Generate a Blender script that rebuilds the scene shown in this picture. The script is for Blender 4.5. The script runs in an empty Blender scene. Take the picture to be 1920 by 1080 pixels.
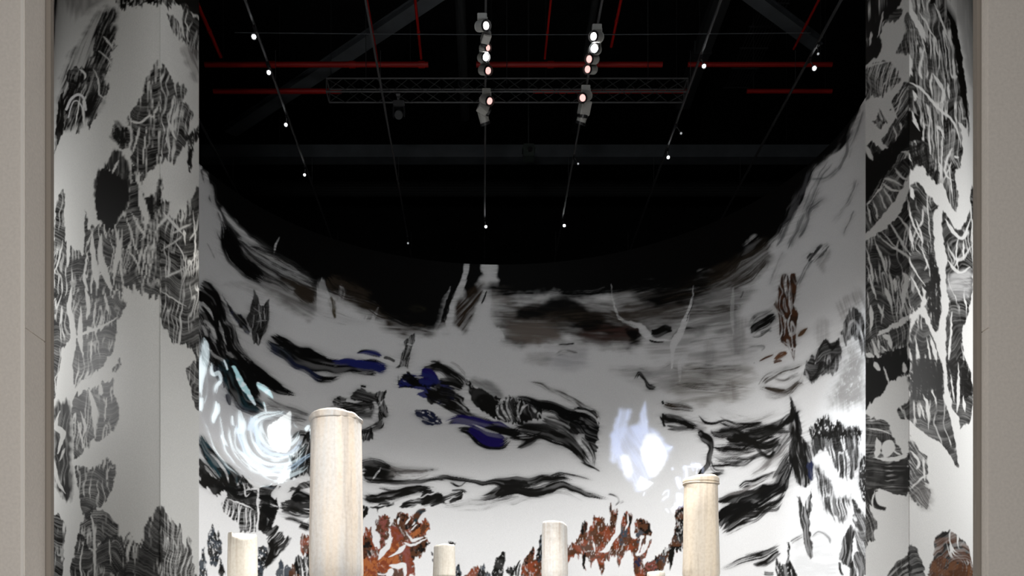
import bpy, bmesh, math, random
import numpy as np
from mathutils import Vector, Matrix

# ---------------------------------------------------------------- camera, world, exposure, big lights
scn = bpy.context.scene
COL = scn.collection
CAMX, CAMY, CAMZ, FPX, VX, VY = 0.0, 0.0, 1.55, 1800.0, 905.0, 1230.0
cd = bpy.data.cameras.new('camera'); cam = bpy.data.objects.new('camera', cd); COL.objects.link(cam)
cam.location = (CAMX, CAMY, CAMZ); cam.rotation_euler = (math.pi / 2, 0, 0)
cd.sensor_width = 36; cd.lens = FPX / 1920 * 36
cd.shift_x = (960 - VX) / 1920; cd.shift_y = (VY - 540) / 1920
cd.clip_end = 200
scn.camera = cam
w = bpy.data.worlds.new('world'); scn.world = w; w.use_nodes = True
w.node_tree.nodes['Background'].inputs[0].default_value = (0.8, 0.9, 1.0, 1)
w.node_tree.nodes['Background'].inputs[1].default_value = 0.0
vs = scn.view_settings
vs.view_transform = 'Standard'; vs.look = 'None'; vs.gamma = 1; vs.use_curve_mapping = False; vs.exposure = 0.0

CX, CY = 0.286, 11.52            # centre of the curved room
AI, BI, RO = 4.2, 4.5, 4.99      # inner half axes, outer radius
HW = 8.08                        # wall height

def lamp(name, kind, loc, target, energy, color=(1, 1, 1), size=0.2, cone=60, blend=1.0, size_y=None, maxb=None):
    d = bpy.data.lights.new(name, kind); d.energy = energy; d.color = color
    o = bpy.data.objects.new(name, d); COL.objects.link(o); o.location = loc
    o.rotation_euler = (Vector(target) - Vector(loc)).to_track_quat('-Z', 'Y').to_euler()
    if kind == 'SPOT': d.spot_size = math.radians(cone); d.spot_blend = blend; d.shadow_soft_size = size
    if kind == 'AREA':
        d.size = size
        if size_y: d.shape = 'RECTANGLE'; d.size_y = size_y
    return o
WARM = (1.0, 0.965, 0.915); NEUT = (1.0, 0.995, 0.99); COOL = (0.86, 0.93, 1.0)
# downlights on the tracks above the curved room, then an added fill
lamp('track_light_wash', 'SPOT', (0.05, 12.3, 9.5), (0.2, 11.6, 0), 2550, NEUT, 0.25, 90, 0.65)
lamp('track_light_wash', 'SPOT', (1.5, 12.3, 9.5), (0.8, 11.6, 0), 2550, NEUT, 0.25, 90, 0.65)
lamp('back_wall_fill', 'SPOT', (0.0, 9.0, 9.6), (0.3, 16.0, 3.6), 170, COOL, 0.3, 120, 1.0)  # added fill without a fixture, lifts the upper back wall
# column spots, hung in front of the opening
lamp('track_light_spot', 'SPOT', (-0.6, 4.4, 7.6), (-1.58, 10.4, 3.3), 2600, WARM, 0.06, 16, 0.9)
lamp('track_light_spot', 'SPOT', (1.6, 4.4, 7.6), (2.64, 11.6, 2.9), 2600, WARM, 0.06, 13, 0.9)
lamp('track_light_spot', 'SPOT', (-1.3, 4.4, 7.6), (-2.83, 11.3, 2.3), 2600, WARM, 0.06, 11, 0.9)
lamp('track_light_spot', 'SPOT', (0.4, 4.4, 7.6), (0.3, 13.2, 2.4), 3600, WARM, 0.06, 13, 0.9)
lamp('track_light_spot', 'SPOT', (1.9, 4.4, 7.6), (2.65, 14.7, 2.3), 2600, WARM, 0.06, 8, 0.9)
# glancing light on the right flank of the curved wall
lamp('track_light_flank', 'SPOT', (1.6, 9.2, 9.4), (4.4, 11.7, 3.6), 2100, COOL, 0.06, 26, 1.0)
# unseen spots added beyond the beige walls to brighten the outer mural faces
lamp('outer_face_fill', 'SPOT', (-7.2, 9.0, 4.9), (-3.9, 9.0, 4.0), 560, NEUT, 0.4, 120, 1.0)
lamp('outer_face_fill', 'SPOT', (7.7, 7.4, 4.4), (4.1, 8.6, 3.6), 790, NEUT, 0.4, 120, 1.0)
lamp('entrance_fill', 'AREA', (-0.9, -2.4, 2.8), (0.0, 6.0, 2.2), 265, NEUT, 1.6, size_y=1.0)  # unseen fill added behind the camera for beige walls and end faces
# ---------------------------------------------------------------- mural painting: brush engine
import numpy as np
_rs = np.random.RandomState(7)
_TAB = _rs.rand(512, 512).astype(np.float32)

def vnoise(x, y, seed=0):
    """smooth value noise 0..1"""
    x = x + seed * 37.13; y = y + seed * 91.71
    xi = np.floor(x).astype(np.int32); yi = np.floor(y).astype(np.int32)
    fx = (x - xi).astype(np.float32); fy = (y - yi).astype(np.float32)
    fx = fx * fx * (3 - 2 * fx); fy = fy * fy * (3 - 2 * fy)
    x0 = xi & 511; x1 = (xi + 1) & 511; y0 = yi & 511; y1 = (yi + 1) & 511
    a = _TAB[y0, x0]; b = _TAB[y0, x1]; c = _TAB[y1, x0]; d = _TAB[y1, x1]
    return (a + (b - a) * fx) * (1 - fy) + (c + (d - c) * fx) * fy

def fbm(x, y, seed=0, o=3):
    s = 0; a = 0.5; t = 0
    for k in range(o):
        s = s + a * vnoise(x * 2 ** k, y * 2 ** k, seed + k * 5.3); t += a; a *= 0.5
    return s / t

def sstep(a, b, x):
    t = np.clip((x - a) / (b - a + 1e-9), 0, 1)
    return t * t * (3 - 2 * t)

def P(s):
    return np.array([[float(q) for q in p.split(',')] for p in s.split()], dtype=np.float64)

def smooth(p, n=4, closed=False):
    """Catmull-Rom resample"""
    if len(p) < 3:
        t = np.linspace(0, 1, n * 2 + 1)[:, None]
        return p[0] * (1 - t) + p[-1] * t
    if closed:
        q = np.vstack([p[-1], p, p[0], p[1]])
        m = len(p)
    else:
        q = np.vstack([2 * p[0] - p[1], p, 2 * p[-1] - p[-2]])
        m = len(p) - 1
    out = []
    for i in range(m):
        a, b, c, d = q[i], q[i + 1], q[i + 2], q[i + 3]
        for k in range(n):
            t = k / n
            out.append(0.5 * ((2 * b) + (c - a) * t + (2 * a - 5 * b + 4 * c - d) * t * t + (3 * b - a - 3 * c + d) * t ** 3))
    if not closed:
        out.append(q[-2])
    return np.array(out)

BLACK = (0.0028, 0.0026, 0.0024)
INK = (0.0055, 0.005, 0.0042)
RUST = (0.19, 0.045, 0.018)
ORANGE = (0.34, 0.11, 0.035)
ROSE = (0.20, 0.062, 0.050)
BROWN = (0.075, 0.030, 0.014)
NAVY = (0.012, 0.016, 0.045)
VIOLET = (0.012, 0.006, 0.11)
BLUE = (0.014, 0.018, 0.13)
TEAL = (0.010, 0.035, 0.045)
SLATE = (0.045, 0.055, 0.068)
GREY = (0.16, 0.15, 0.145)
PAPER = (0.70, 0.70, 0.70)

def R(s, x0, y0, k):
    return P(s) / k + np.array([x0, y0])

class Canvas:
    def __init__(self, x0, x1, y0=-8, y1=1090, paper=PAPER):
        self.x0, self.x1, self.y0, self.y1 = x0, x1, y0, y1
        self.a = np.ones((y1 - y0, x1 - x0, 3), np.float32) * np.array(paper, np.float32)
        self.paper = paper
        self.seed = x0 * 0.01
    def box(self, p, pad):
        xa = int(max(self.x0, np.floor(p[:, 0].min() - pad))); xb = int(min(self.x1, np.ceil(p[:, 0].max() + pad)))
        ya = int(max(self.y0, np.floor(p[:, 1].min() - pad))); yb = int(min(self.y1, np.ceil(p[:, 1].max() + pad)))
        if xb <= xa or yb <= ya: return None
        Y, X = np.mgrid[ya:yb, xa:xb].astype(np.float32)
        return xa, xb, ya, yb, X + 0.5, Y + 0.5
    def comp(self, bx, al, col, col2=None, mix=None):
        xa, xb, ya, yb = bx[:4]
        s = self.a[ya - self.y0:yb - self.y0, xa - self.x0:xb - self.x0]
        c = np.array(col, np.float32)
        if col2 is not None:
            c = c + (np.array(col2, np.float32) - c) * mix[..., None]
        al = np.clip(al, 0, 1)[..., None]
        s[...] = s * (1 - al) + c * al

    # a filled ragged shape.  ang = direction of the pull of the brush (deg, 90 = vertical)
    def blob(self, pts, col=INK, rough=2.5, fr=9.0, ang=90, finger=8, fw=4.0, soft=0.8, tex='strata', dens=0.85,
             vein=0.45, vw=5.0, vl=60.0, sp=3.4, bend=14.0, fade=0.0, col2=None, sm=2, cs=12.0, lin=0.0):
        self.seed += 1.7; sd0 = self.seed
        p = P(pts) if isinstance(pts, str) else np.asarray(pts, float)
        p = smooth(p, sm, True)
        bx = self.box(p, finger + rough + 4)
        if bx is None: return
        X, Y = bx[4], bx[5]
        ca, sa = np.cos(np.radians(ang)), np.sin(np.radians(ang))
        U = X * ca + Y * sa; V = -X * sa + Y * ca
        wob = fbm(U / 40, V / 40, sd0 + 3, 2) - 0.5
        Vw = V + wob * bend
        dU = finger * (fbm(Vw / fw, U / (fw * 7), sd0, 2) - 0.5) * 2
        dx = rough * (fbm(X / fr, Y / fr, sd0 + 9, 3) - 0.5) * 2.6; dy = rough * (fbm(X / fr, Y / fr, sd0 + 14, 3) - 0.5) * 2.6
        A = X + dU * ca + dx; B = Y + dU * sa + dy
        d2 = np.full(A.shape, 1e9, np.float32); ins = np.zeros(A.shape, bool)
        n = len(p)
        for i in range(n):
            x1, y1 = p[i]; x2, y2 = p[(i + 1) % n]
            ex, ey = x2 - x1, y2 - y1; L = ex * ex + ey * ey + 1e-9
            t = np.clip(((A - x1) * ex + (B - y1) * ey) / L, 0, 1)
            d2 = np.minimum(d2, (A - x1 - t * ex) ** 2 + (B - y1 - t * ey) ** 2)
            if y1 != y2:
                c = ((y1 > B) != (y2 > B)) & (A < (x2 - x1) * (B - y1) / (y2 - y1) + x1)
                ins ^= c
        sdist = np.sqrt(d2) * np.where(ins, 1, -1)
        m = sstep(-soft, soft, sdist)
        if tex != 'solid': m = m * (0.96 + 0.04 * sstep(0.3, 0.6, fbm(X / 16, Y / 16, sd0 + 71, 2)))
        if fade: m = m * (0.25 + 0.75 * sstep(0, fade, sdist + fade * 0.5 * (vnoise(X / 9, Y / 9, sd0) - 0.5)))
        T = np.ones_like(X)
        if tex in ('strata', 'both'):
            ph = U + 9 * (fbm(U / 55, V / 16, sd0 + 21, 3) - 0.5) + bend * 0.6 * np.sin(V / 15.0 + sd0 + 2.5 * vnoise(V / 40, U / 80, sd0 + 24))
            k = (1 - dens) * 0.46
            ln = vnoise(ph / (sp * 0.42), V / 45, sd0 + 31)
            ln2 = vnoise(ph / (sp * 2.6), V / 70, sd0 + 33)
            zone = fbm(X / 34, Y / 34, sd0 + 35, 2)
            T = T - k * 1.25 * sstep(0.42, 0.85, ln) * (0.35 + 1.3 * zone) - k * 0.75 * sstep(0.5, 0.9, ln2) * sstep(0.3, 0.6, zone)
        if tex in ('streak', 'both'):
            st = fbm(Vw / 1.7, U / 38, sd0 + 41, 2)
            T = T - (1 - dens) * 2.2 * sstep(0.48, 0.75, st)
        if tex == 'speck':
            st = fbm(Vw / 2.2, U / 5, sd0 + 41, 2)
            T = T - (1 - dens) * 6 * sstep(0.64, 0.76, st)
        if tex == 'dry':
            st = fbm(Vw / 1.5, U / 45, sd0 + 41, 2); big = fbm(X / 30, Y / 30, sd0 + 46, 2)
            T = sstep(1.02 - dens - 0.12, 1.02 - dens + 0.12, st * 0.62 + big * 0.38 + 0.06)
        T = np.clip(T, 0.0, 1)
        if lin: T = T * (1 - lin * (0.5 + 0.5 * np.sign(vnoise(X / 4, Y / 4, sd0) - 0.6)))
        if vein:
            V2 = Vw + 2.5 * (vnoise(X / 7, Y / 11, sd0 + 57) - 0.5)
            f = vnoise(V2 / vw, U / vl, sd0 + 51) - 0.5
            gy, gx = np.gradient(f) if min(f.shape) > 1 else (f, f)
            r = np.abs(f) / (np.hypot(gx, gy) + 0.02)
            g = vnoise(X / 26, Y / 26, sd0 + 55)
            wd = 0.15 + 1.7 * vnoise(Vw / vw, U / 22, sd0 + 58) ** 2
            vv = (1 - sstep(wd, wd + 0.9, r)) * sstep(1 - vein * 0.85 - 0.2, 1 - vein * 0.85 + 0.15, g) * 0.95
            T = T * (1 - vv * (0.55 + 0.45 * sstep(0.3, 0.6, vnoise(X / 13, Y / 13, sd0 + 66))))
        mix = None
        if col2 is not None: mix = sstep(0.42, 0.58, fbm(X / cs, Y / cs, sd0 + 61, 3))
        self.comp(bx, m * T, col, col2, mix)

    # a brush stroke along a path: pts + half width(s)
    def stroke(self, pts, w, col=INK, dens=0.75, hf=1.35, lf=55.0, ends=0.12, edge=0.5, al=1.0, col2=None, cs=20, wob=3.0, ragged=0.0, n=5):
        self.seed += 1.3; sd0 = self.seed
        p0 = P(pts) if isinstance(pts, str) else np.asarray(pts, float)
        m0 = len(p0)
        ww = np.array([w] * m0 if np.isscalar(w) else [w[min(int(i * len(w) / m0), len(w) - 1)] for i in range(m0)] if len(w) != m0 else w, float)
        q = smooth(np.column_stack([p0, ww]), n)
        p = q[:, :2]; wv = np.maximum(q[:, 2] * (1.0 if q[:, 2].max() < 3.2 else 1.5), 0.3)
        bx = self.box(p, wv.max() * 1.7 + 3)
        if bx is None: return
        X, Y = bx[4], bx[5]
        Xw = X + wob * (vnoise(X / 23, Y / 23, sd0 + 2) - 0.5) * 2; Yw = Y + wob * (vnoise(X / 23, Y / 23, sd0 + 4) - 0.5) * 2
        best = np.full(X.shape, 1e9, np.float32); S = np.zeros_like(X); D = np.zeros_like(X); Wd = np.ones_like(X)
        acc = 0.0
        for i in range(len(p) - 1):
            ex, ey = p[i + 1] - p[i]; L = np.hypot(ex, ey) + 1e-6
            t = np.clip(((Xw - p[i, 0]) * ex + (Yw - p[i, 1]) * ey) / (L * L), 0, 1)
            rx = Xw - p[i, 0] - t * ex; ry = Yw - p[i, 1] - t * ey
            d2 = rx * rx + ry * ry
            k = d2 < best
            best = np.where(k, d2, best)
            S = np.where(k, acc + t * L, S)
            cr = (ex * ry - ey * rx)
            D = np.where(k, np.sqrt(d2) * np.sign(cr), D)
            Wd = np.where(k, wv[i] + (wv[i + 1] - wv[i]) * t, Wd)
            acc += L
        r = np.abs(D) / Wd
        rr = D / Wd
        Wm = max(wv.max(), 1)
        fil = vnoise(rr * Wm / hf + 50, S / lf, sd0 + 11)
        fil2 = vnoise(rr * Wm / (hf * 3.2) + 50, S / (lf * 1.3), sd0 + 13)
        st = 0.46 * fil + 0.30 * fil2 + 0.28 * fbm(S / 11 + 3, D / 3.2 + 60, sd0 + 12, 3)
        if Wm > 3.5: st = 0.5 + (st - 0.5) * 1.12
        tt = S / acc
        if ends > 0:
            o1 = ends * (0.15 + 1.9 * vnoise(rr * Wm / (hf * 1.5) + 80, tt * 0 + 1.5, sd0 + 15)); o2 = ends * (0.15 + 1.9 * vnoise(rr * Wm / (hf * 1.5) + 90, tt * 0 + 7.5, sd0 + 16))
            en = np.minimum(sstep(0, 1, tt / (o1 + 0.01)), sstep(0, 1, (1 - tt) / (o2 + 0.01)))
        else: en = np.ones_like(tt)
        if Wm < 3.5:
            prof = 1 - sstep(0.5, 1.0, r)
            den = dens * en * (0.25 + 0.75 * prof)
        else:
            prof = 1 - np.clip(r, 0, 1) ** (1.2 + 2.2 * dens)
            den = dens * en * (0.12 + 1.0 * prof) + 0.30 * (fbm(S / 34, rr * Wm / 9 + 20, sd0 + 19, 2) - 0.5)
        if ragged: den = den - ragged * (fbm(S / 18, D / 9, sd0 + 19, 2) - 0.4)
        a = sstep(-0.21, 0.23, den - st * 0.95)
        a = np.maximum(a, 0.5 * dens * en * prof * (0.35 + 0.9 * vnoise(S / 30, D / 3.5, sd0 + 27)))
        a = a * (0.84 + 0.22 * sstep(0.25, 0.6, fil2 * 0.6 + 0.4 * vnoise(S / 22, D / 7, sd0 + 29)))
        cut = (r < 1).astype(np.float32) * sstep(0, 0.12, prof)
        if Wm >= 4:
            hal = 0.42 * dens * en * np.clip(1 - r / 1.6, 0, 1) ** 1.1 * sstep(0.3, 0.75, 0.5 * fil + 0.5 * vnoise(rr * Wm / 1.1 + 33, S / (lf * 0.8), sd0 + 37)) * (0.4 + 0.9 * vnoise(S / 40, rr * 2 + 5, sd0 + 39))
            a = np.maximum(a * cut, hal * 0.9); cut = 1.0
        mix = None
        if col2 is not None: mix = sstep(0.4, 0.6, fbm(S / cs, D / (cs * 0.3), sd0 + 23, 2))
        self.comp(bx, a * cut * al, col, col2, mix)

    # white line left in the ink
    def vein(self, pts, w=1.2, *a, **k):
        """tapered at both ends"""
        p0 = P(pts) if isinstance(pts, str) else np.asarray(pts, float)
        p = smooth(p0, 4); m0 = len(p); tt = np.linspace(0, 1, m0)
        ww = np.full(m0, float(w)) if np.isscalar(w) else np.interp(tt, np.linspace(0, 1, len(w)), w)
        ww = ww * (0.25 + 0.75 * np.clip(np.minimum(tt, 1 - tt) * 4, 0, 1)) * (0.75 + 0.5 * vnoise(tt * m0 * 0.4, tt * 0, self.seed))
        self.vein0(p[::2] if m0 > 12 else p, ww[::2] if m0 > 12 else ww, *a, **k)
    def vein0(self, pts, w=1.2, col=None, rough=0.5, al=1.0):
        self.seed += 0.9; sd0 = self.seed
        p0 = np.asarray(pts, float)
        m0 = len(p0)
        ww = np.array([w] * m0 if np.isscalar(w) else np.interp(np.linspace(0, 1, m0), np.linspace(0, 1, len(w)), w), float)
        q = smooth(np.column_stack([p0, ww]), 4)
        bx = self.box(q[:, :2], ww.max() + 4)
        if bx is None: return
        X, Y = bx[4], bx[5]
        Xw = X + 2.0 * (vnoise(X / 6, Y / 6, sd0 + 2) - 0.5) * 2 * rough; Yw = Y + 2.0 * (vnoise(X / 6, Y / 6, sd0 + 4) - 0.5) * 2 * rough
        f = np.full(X.shape, -1e9, np.float32)
        for i in range(len(q) - 1):
            ex, ey = q[i + 1, :2] - q[i, :2]; L = ex * ex + ey * ey + 1e-6
            t = np.clip(((Xw - q[i, 0]) * ex + (Yw - q[i, 1]) * ey) / L, 0, 1)
            d = np.hypot(Xw - q[i, 0] - t * ex, Yw - q[i, 1] - t * ey)
            f = np.maximum(f, q[i, 2] + (q[i + 1, 2] - q[i, 2]) * t - d)
        self.comp(bx, sstep(-0.5, 0.6, f) * al, self.paper if col is None else col)

    # soft cloud of thinned ink
    def wash(self, pts, col=GREY, soft=12, al=0.5, streak=0.5, ang=0, sl=50, sw=3.0):
        self.seed += 1.1; sd0 = self.seed
        p = smooth(P(pts) if isinstance(pts, str) else np.asarray(pts, float), 3, True)
        bx = self.box(p, soft * 1.5)
        if bx is None: return
        X, Y = bx[4], bx[5]
        A = X + soft * (fbm(X / 22, Y / 12, sd0, 3) - 0.5) * 2; B = Y + soft * (fbm(X / 22, Y / 12, sd0 + 5, 3) - 0.5) * 2
        d2 = np.full(A.shape, 1e9, np.float32); ins = np.zeros(A.shape, bool); n = len(p)
        for i in range(n):
            x1, y1 = p[i]; x2, y2 = p[(i + 1) % n]
            ex, ey = x2 - x1, y2 - y1; L = ex * ex + ey * ey + 1e-9
            t = np.clip(((A - x1) * ex + (B - y1) * ey) / L, 0, 1)
            d2 = np.minimum(d2, (A - x1 - t * ex) ** 2 + (B - y1 - t * ey) ** 2)
            if y1 != y2:
                ins ^= ((y1 > B) != (y2 > B)) & (A < (x2 - x1) * (B - y1) / (y2 - y1) + x1)
        s = np.sqrt(d2) * np.where(ins, 1, -1)
        m = sstep(-soft, soft, s)
        ca, sa = np.cos(np.radians(ang)), np.sin(np.radians(ang))
        U = X * ca + Y * sa; V = -X * sa + Y * ca + 8 * (fbm(X / 45, Y / 45, sd0 + 8, 2) - 0.5)
        st = 0.5 * fbm(U / sl, V / sw, sd0 + 17, 2) + 0.5 * fbm(U / (sl * 1.2), V / (sw * 5), sd0 + 18, 2)
        self.comp(bx, m * al * (1 - streak + streak * sstep(0.3, 0.65, st) * 1.3), col)

def _blur(a, n, ax, it=2):
    for _ in range(it):
        p = [(0, 0)] * a.ndim; p[ax] = (n + 1, n)
        c_ = np.cumsum(np.pad(a, p, mode='edge'), axis=ax)
        m = a.shape[ax]; k = 2 * n + 1
        a = (np.take(c_, np.arange(k, k + m), axis=ax) - np.take(c_, np.arange(0, m), axis=ax)) / k
    return a

def smoke(cv, amount=0.4, y_lo=900, y_hi=960, seed=3.0):
    """thin grey film of ink dragged out around the marks"""
    pap = np.array(cv.paper, np.float32)
    ink = np.clip(1 - cv.a / pap, 0, 1)
    b1 = _blur(_blur(ink, 9, 1), 3, 0); b2 = _blur(_blur(ink, 3, 1), 4, 0)
    H_, W_ = ink.shape[:2]
    Y, X = np.mgrid[0:H_, 0:W_].astype(np.float32); Y += cv.y0; X += cv.x0
    # the drag follows the bowl of the wall: level in the middle, steep at the flanks
    t = (X - 990) / 630.0
    bend = 150 * np.abs(t) ** 3.0
    V = Y + bend + 14 * (fbm(X / 70, Y / 45, seed, 2) - 0.5)
    st = fbm(X / 45 + seed, V / 2.4, seed + 1, 2); big = fbm(X / 60, V / 22, seed + 4, 3)
    k = sstep(0.35, 0.62, st * 0.5 + big * 0.5) * amount * (1 - sstep(y_lo, y_hi, Y))
    film = np.clip((b1 * 0.9 + b2 * 0.5), 0, 1) * k[..., None]
    cv.a = (cv.a * (1 - film * (1 - ink))).astype(np.float32)
# ---------------------------------------------------------------- left outer panel and end face
CL = Canvas(88, 380, paper=(0.69, 0.69, 0.665))
c = CL
c.wash('185,20 215,18 216,60 200,110 190,200 140,240 110,240 112,180 125,120 150,85', soft=9, al=0.85, ang=115, col=INK, streak=0.7)
c.blob('198,22 217,30 216,45 205,60 221,84 206,96 211,125 192,140 204,160 200,178 182,208 170,238 158,205 148,245 134,225 122,246 116,200 140,165 150,130 170,110 178,70', ang=108, finger=16, tex='both', dens=0.8, vein=0.5, rough=4)
c.blob('125,140 150,125 165,130 168,150 150,155 135,185 128,215 120,200 128,165', ang=100, tex='strata', dens=0.7, vein=0.2)
c.blob('108,200 118,170 120,215 116,250 108,270 102,290 104,240', ang=100, finger=14, tex='dry', dens=0.7)
c.stroke('122,205 133,185 146,178 156,186 160,205', 3, col=PAPER, dens=0.8, ends=0)
c.stroke('126,220 136,195 146,190 152,198 156,216', 1.5, col=PAPER, dens=0.8, ends=0)
c.vein('150,130 160,140 158,150', 2)
c.vein('175,128 184,150 186,175 196,186', 1.5); c.vein('194,68 204,80 212,92', 2); c.vein('184,95 202,110 210,122', 1.4); c.vein('140,240 146,205 152,170', 1.2); c.vein('158,238 156,200 160,180', 2.0)
c.blob('96,-8 110,-8 106,20 103,60 98,110 95,140 94,0', ang=90, finger=20, tex='dry', dens=0.62)
c.wash('125,0 190,0 180,12 150,28 135,20', soft=8, al=0.6, ang=120)
c.blob('218,-6 262,-6 300,-6 340,-8 352,8 345,14 330,10 316,16 308,8 296,10 284,6 262,12 240,10 228,18 222,10', ang=90, finger=9, fw=2.2, tex='speck', dens=0.9, vein=0.5)
c.blob('330,-8 380,-8 380,40 372,30 360,26 350,8 340,6', tex='solid', vein=0.2, finger=5)
c.blob('312,30 326,32 334,50 338,62 344,20 352,10 362,30 376,40 376,105 366,98 352,88 344,76 334,70 322,56', ang=100, finger=10, tex='strata', dens=0.7, vein=0.8, vw=3.5, sp=2.6)
c.vein('318,10 330,20 338,40 346,72', 2.2); c.vein('352,18 348,40 356,60', 1.4); c.vein('362,40 350,62 354,80', 1.2)
c.wash('342,85 374,100 374,148 366,150 356,130 345,110', soft=7, al=0.75, ang=70)
# middle cluster
c.blob('293,116 300,132 301,175 301,290 292,308 276,324 264,345 262,318 250,342 246,300 244,272 230,282 212,262 209,246 222,236 236,226 240,215 252,204 264,182 272,156 282,138', ang=92, finger=9, tex='strata', dens=0.66, vein=0.75, vw=4.5)
c.blob('301,132 310,122 316,136 322,142 330,156 344,160 351,172 342,186 352,194 363,212 356,232 347,272 336,288 326,304 310,298 301,290', ang=96, finger=9, tex='strata', dens=0.62, vein=0.7, vw=4)
c.vein('326,180 320,210 314,250 308,280', 1.5); c.vein('338,190 328,215 322,240 330,262', 2.5); c.vein('240,226 262,230 280,218 290,222', 2.0); c.vein('262,234 256,262 248,290', 2.0); c.vein('275,238 270,280 268,310', 1.2); c.vein('286,150 284,180 292,230', 1.2)
c.vein('232,236 244,240 246,262 240,290 250,310', 2.4); c.vein('208,240 240,232', 3)
c.blob('372,228 376,260 364,272 358,326 352,312 352,282 350,262 354,250 366,244', ang=92, finger=7, tex='speck', dens=0.85, vein=0.3)
c.blob('175,345 182,322 200,302 206,290 220,275 240,300 246,335 246,372 238,392 226,408 208,430 190,418 178,392', ang=92, finger=10, tex='streak', dens=0.93, vein=0.12, fade=4)
c.blob('210,236 222,228 238,240 244,262 232,282 216,268 206,262', ang=60, fade=6, tex='streak', dens=0.8, vein=0)
c.vein('222,300 214,318 212,332', 2.0); c.vein('205,318 208,328', 1.4)
# lower mass
c.blob('248,330 262,350 268,378 282,372 292,352 300,336 301,338 301,545 296,560 268,548 240,540 214,545 190,560 100,560 99,500 106,372 122,360 122,455 136,462 148,475 158,470 160,388 166,430 184,418 206,432 226,412 240,392', ang=94, finger=16, tex='strata', dens=0.64, vein=0.72, vw=5, sp=3.0)
c.blob('301,338 306,352 303,372 316,378 321,370 316,398 328,408 338,392 346,402 352,380 362,366 376,362 376,700 366,666 346,650 326,642 310,618 301,600', ang=94, finger=9, tex='strata', dens=0.6, vein=0.75, vw=4.5, sp=3.0)
c.blob('182,330 205,318 236,350 242,372 222,405 210,430 190,420 180,392', tex='solid', vein=0.1, ang=92, finger=12)
c.blob('264,352 274,372 286,366 290,392 282,408 270,398', tex='strata', dens=0.9, vein=0.3)
for s, w in [('122,365 126,420 128,470 126,500', 3.5), ('134,380 138,440 140,470', 4), ('150,385 148,440 154,468', 5), ('172,440 176,490 184,540', 5), ('190,440 188,480 200,520 210,545', [4, 7, 5]),
             ('215,420 222,460 216,500 212,540', [2, 5, 2]), ('232,395 244,430 252,460 262,480', [1, 2, 1]), ('246,398 260,425 270,440 262,452', [1.5, 3, 1]), ('262,340 266,380 276,412 270,425', [5, 6, 1]),
             ('318,384 314,405 296,425 290,440', [1, 2.5, 1]), ('290,440 286,480 278,520', [2, 1.5]), ('322,440 346,425 360,420', [2, 1]), ('302,470 330,452 342,440', [1.6, 1]), ('310,520 336,508 350,500', [2, 1]),
             ('326,452 340,470 348,500 340,530', 1.3), ('362,395 366,450 362,520', [1.6, 1]), ('344,430 348,460', [3, 1]), ('240,470 256,490 262,515', [2, 1]), ('228,440 226,490 232,540', [1.5, 2.5]),
             ('165,470 158,520 165,545', [2, 3]), ('205,500 190,512 176,525', 1.4), ('301,545 325,560 350,575', 1.2), ('372,400 368,430 355,450', 1.5), ('280,452 270,480 275,500', [1, 2, 1])]:
    c.vein(s, w)
c.vein('126,380 132,420 136,455', 9); c.vein('145,430 150,465', [9, 7])
c.vein('306,398 330,425 344,440', [3, 1.2]); c.vein('372,470 352,505 340,540', 1.2)
c.vein('100,520 112,480 118,450', 1.3)
# lower half
c.blob('98,556 228,552 230,585 218,600 196,606 168,618 150,628 136,640 118,652 112,690 98,760 96,640', ang=94, finger=12, tex='strata', dens=0.66, vein=0.8, vw=5, sp=3.2)
c.blob('134,642 150,632 186,618 219,598 216,640 206,664 186,690 172,704 158,712 148,716 140,728 137,700', ang=96, finger=9, tex='strata', dens=0.6, vein=0.7, vw=5)
c.vein('134,540 130,580 138,630 130,700', [4, 5, 8]); c.vein('152,575 150,630 156,670', [2, 5, 1.5]); c.vein('180,560 176,600 182,640', 1.5); c.vein('136,636 160,624 192,612 222,594', [3, 2.2, 1.5]); c.vein('196,548 204,590', [2, 3]); c.vein('172,640 170,680', [3, 1])
c.vein('160,540 166,575 162,600', [4, 4, 2])
c.blob('226,670 226,682 218,700 212,698 214,686 220,682', ang=110, finger=3, tex='strata')
c.blob('137,748 150,738 180,724 206,714 213,704 212,730 221,756 219,800 206,814 182,826 160,838 150,858 140,862 137,812', ang=96, finger=9, tex='strata', dens=0.66, vein=0.7)
c.vein('166,730 176,760 178,790 178,822', [4, 6, 2]); c.vein('188,720 190,742', [4, 3]); c.vein('150,770 160,800 155,820', [1, 3, 1]); c.vein('200,742 196,790', 1.4); c.vein('146,790 156,838', 2)
c.blob('98,768 114,752 128,748 136,768 137,808 136,850 140,910 136,936 122,938 108,926 100,900 98,850', ang=90, finger=8, tex='streak', dens=0.9, vein=0.2, fade=8)
c.vein('112,770 104,800 118,812 108,850', [3, 5, 4], al=0.85); c.vein('100,860 108,900 122,925', [5, 2.5], al=0.9); c.vein('122,840 112,865', 2, al=0.7)
c.blob('140,882 152,874 176,880 190,868 201,864 216,874 214,898 206,926 192,948 178,952 168,976 156,962 148,930', ang=92, finger=10, tex='strata', dens=0.55, vein=0.6, sp=2.6, bend=20)
c.blob('166,956 186,954 200,962 220,982 222,1002 214,1012 186,1018 170,1032 160,1018 146,1010 152,984', ang=92, finger=8, tex='strata', dens=0.4, vein=0.55, sp=2.2)
c.blob('146,1000 160,1012 172,1036 186,1018 214,1004 230,1012 234,1092 134,1092 140,1040', ang=92, finger=6, tex='strata', dens=0.6, vein=0.5, sp=2.6, bend=22)
c.vein('170,960 176,1000 178,1090', [1, 3]); c.vein('156,1020 150,1060 156,1090', 1.4); c.vein('205,1010 208,1060', 1)
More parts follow.
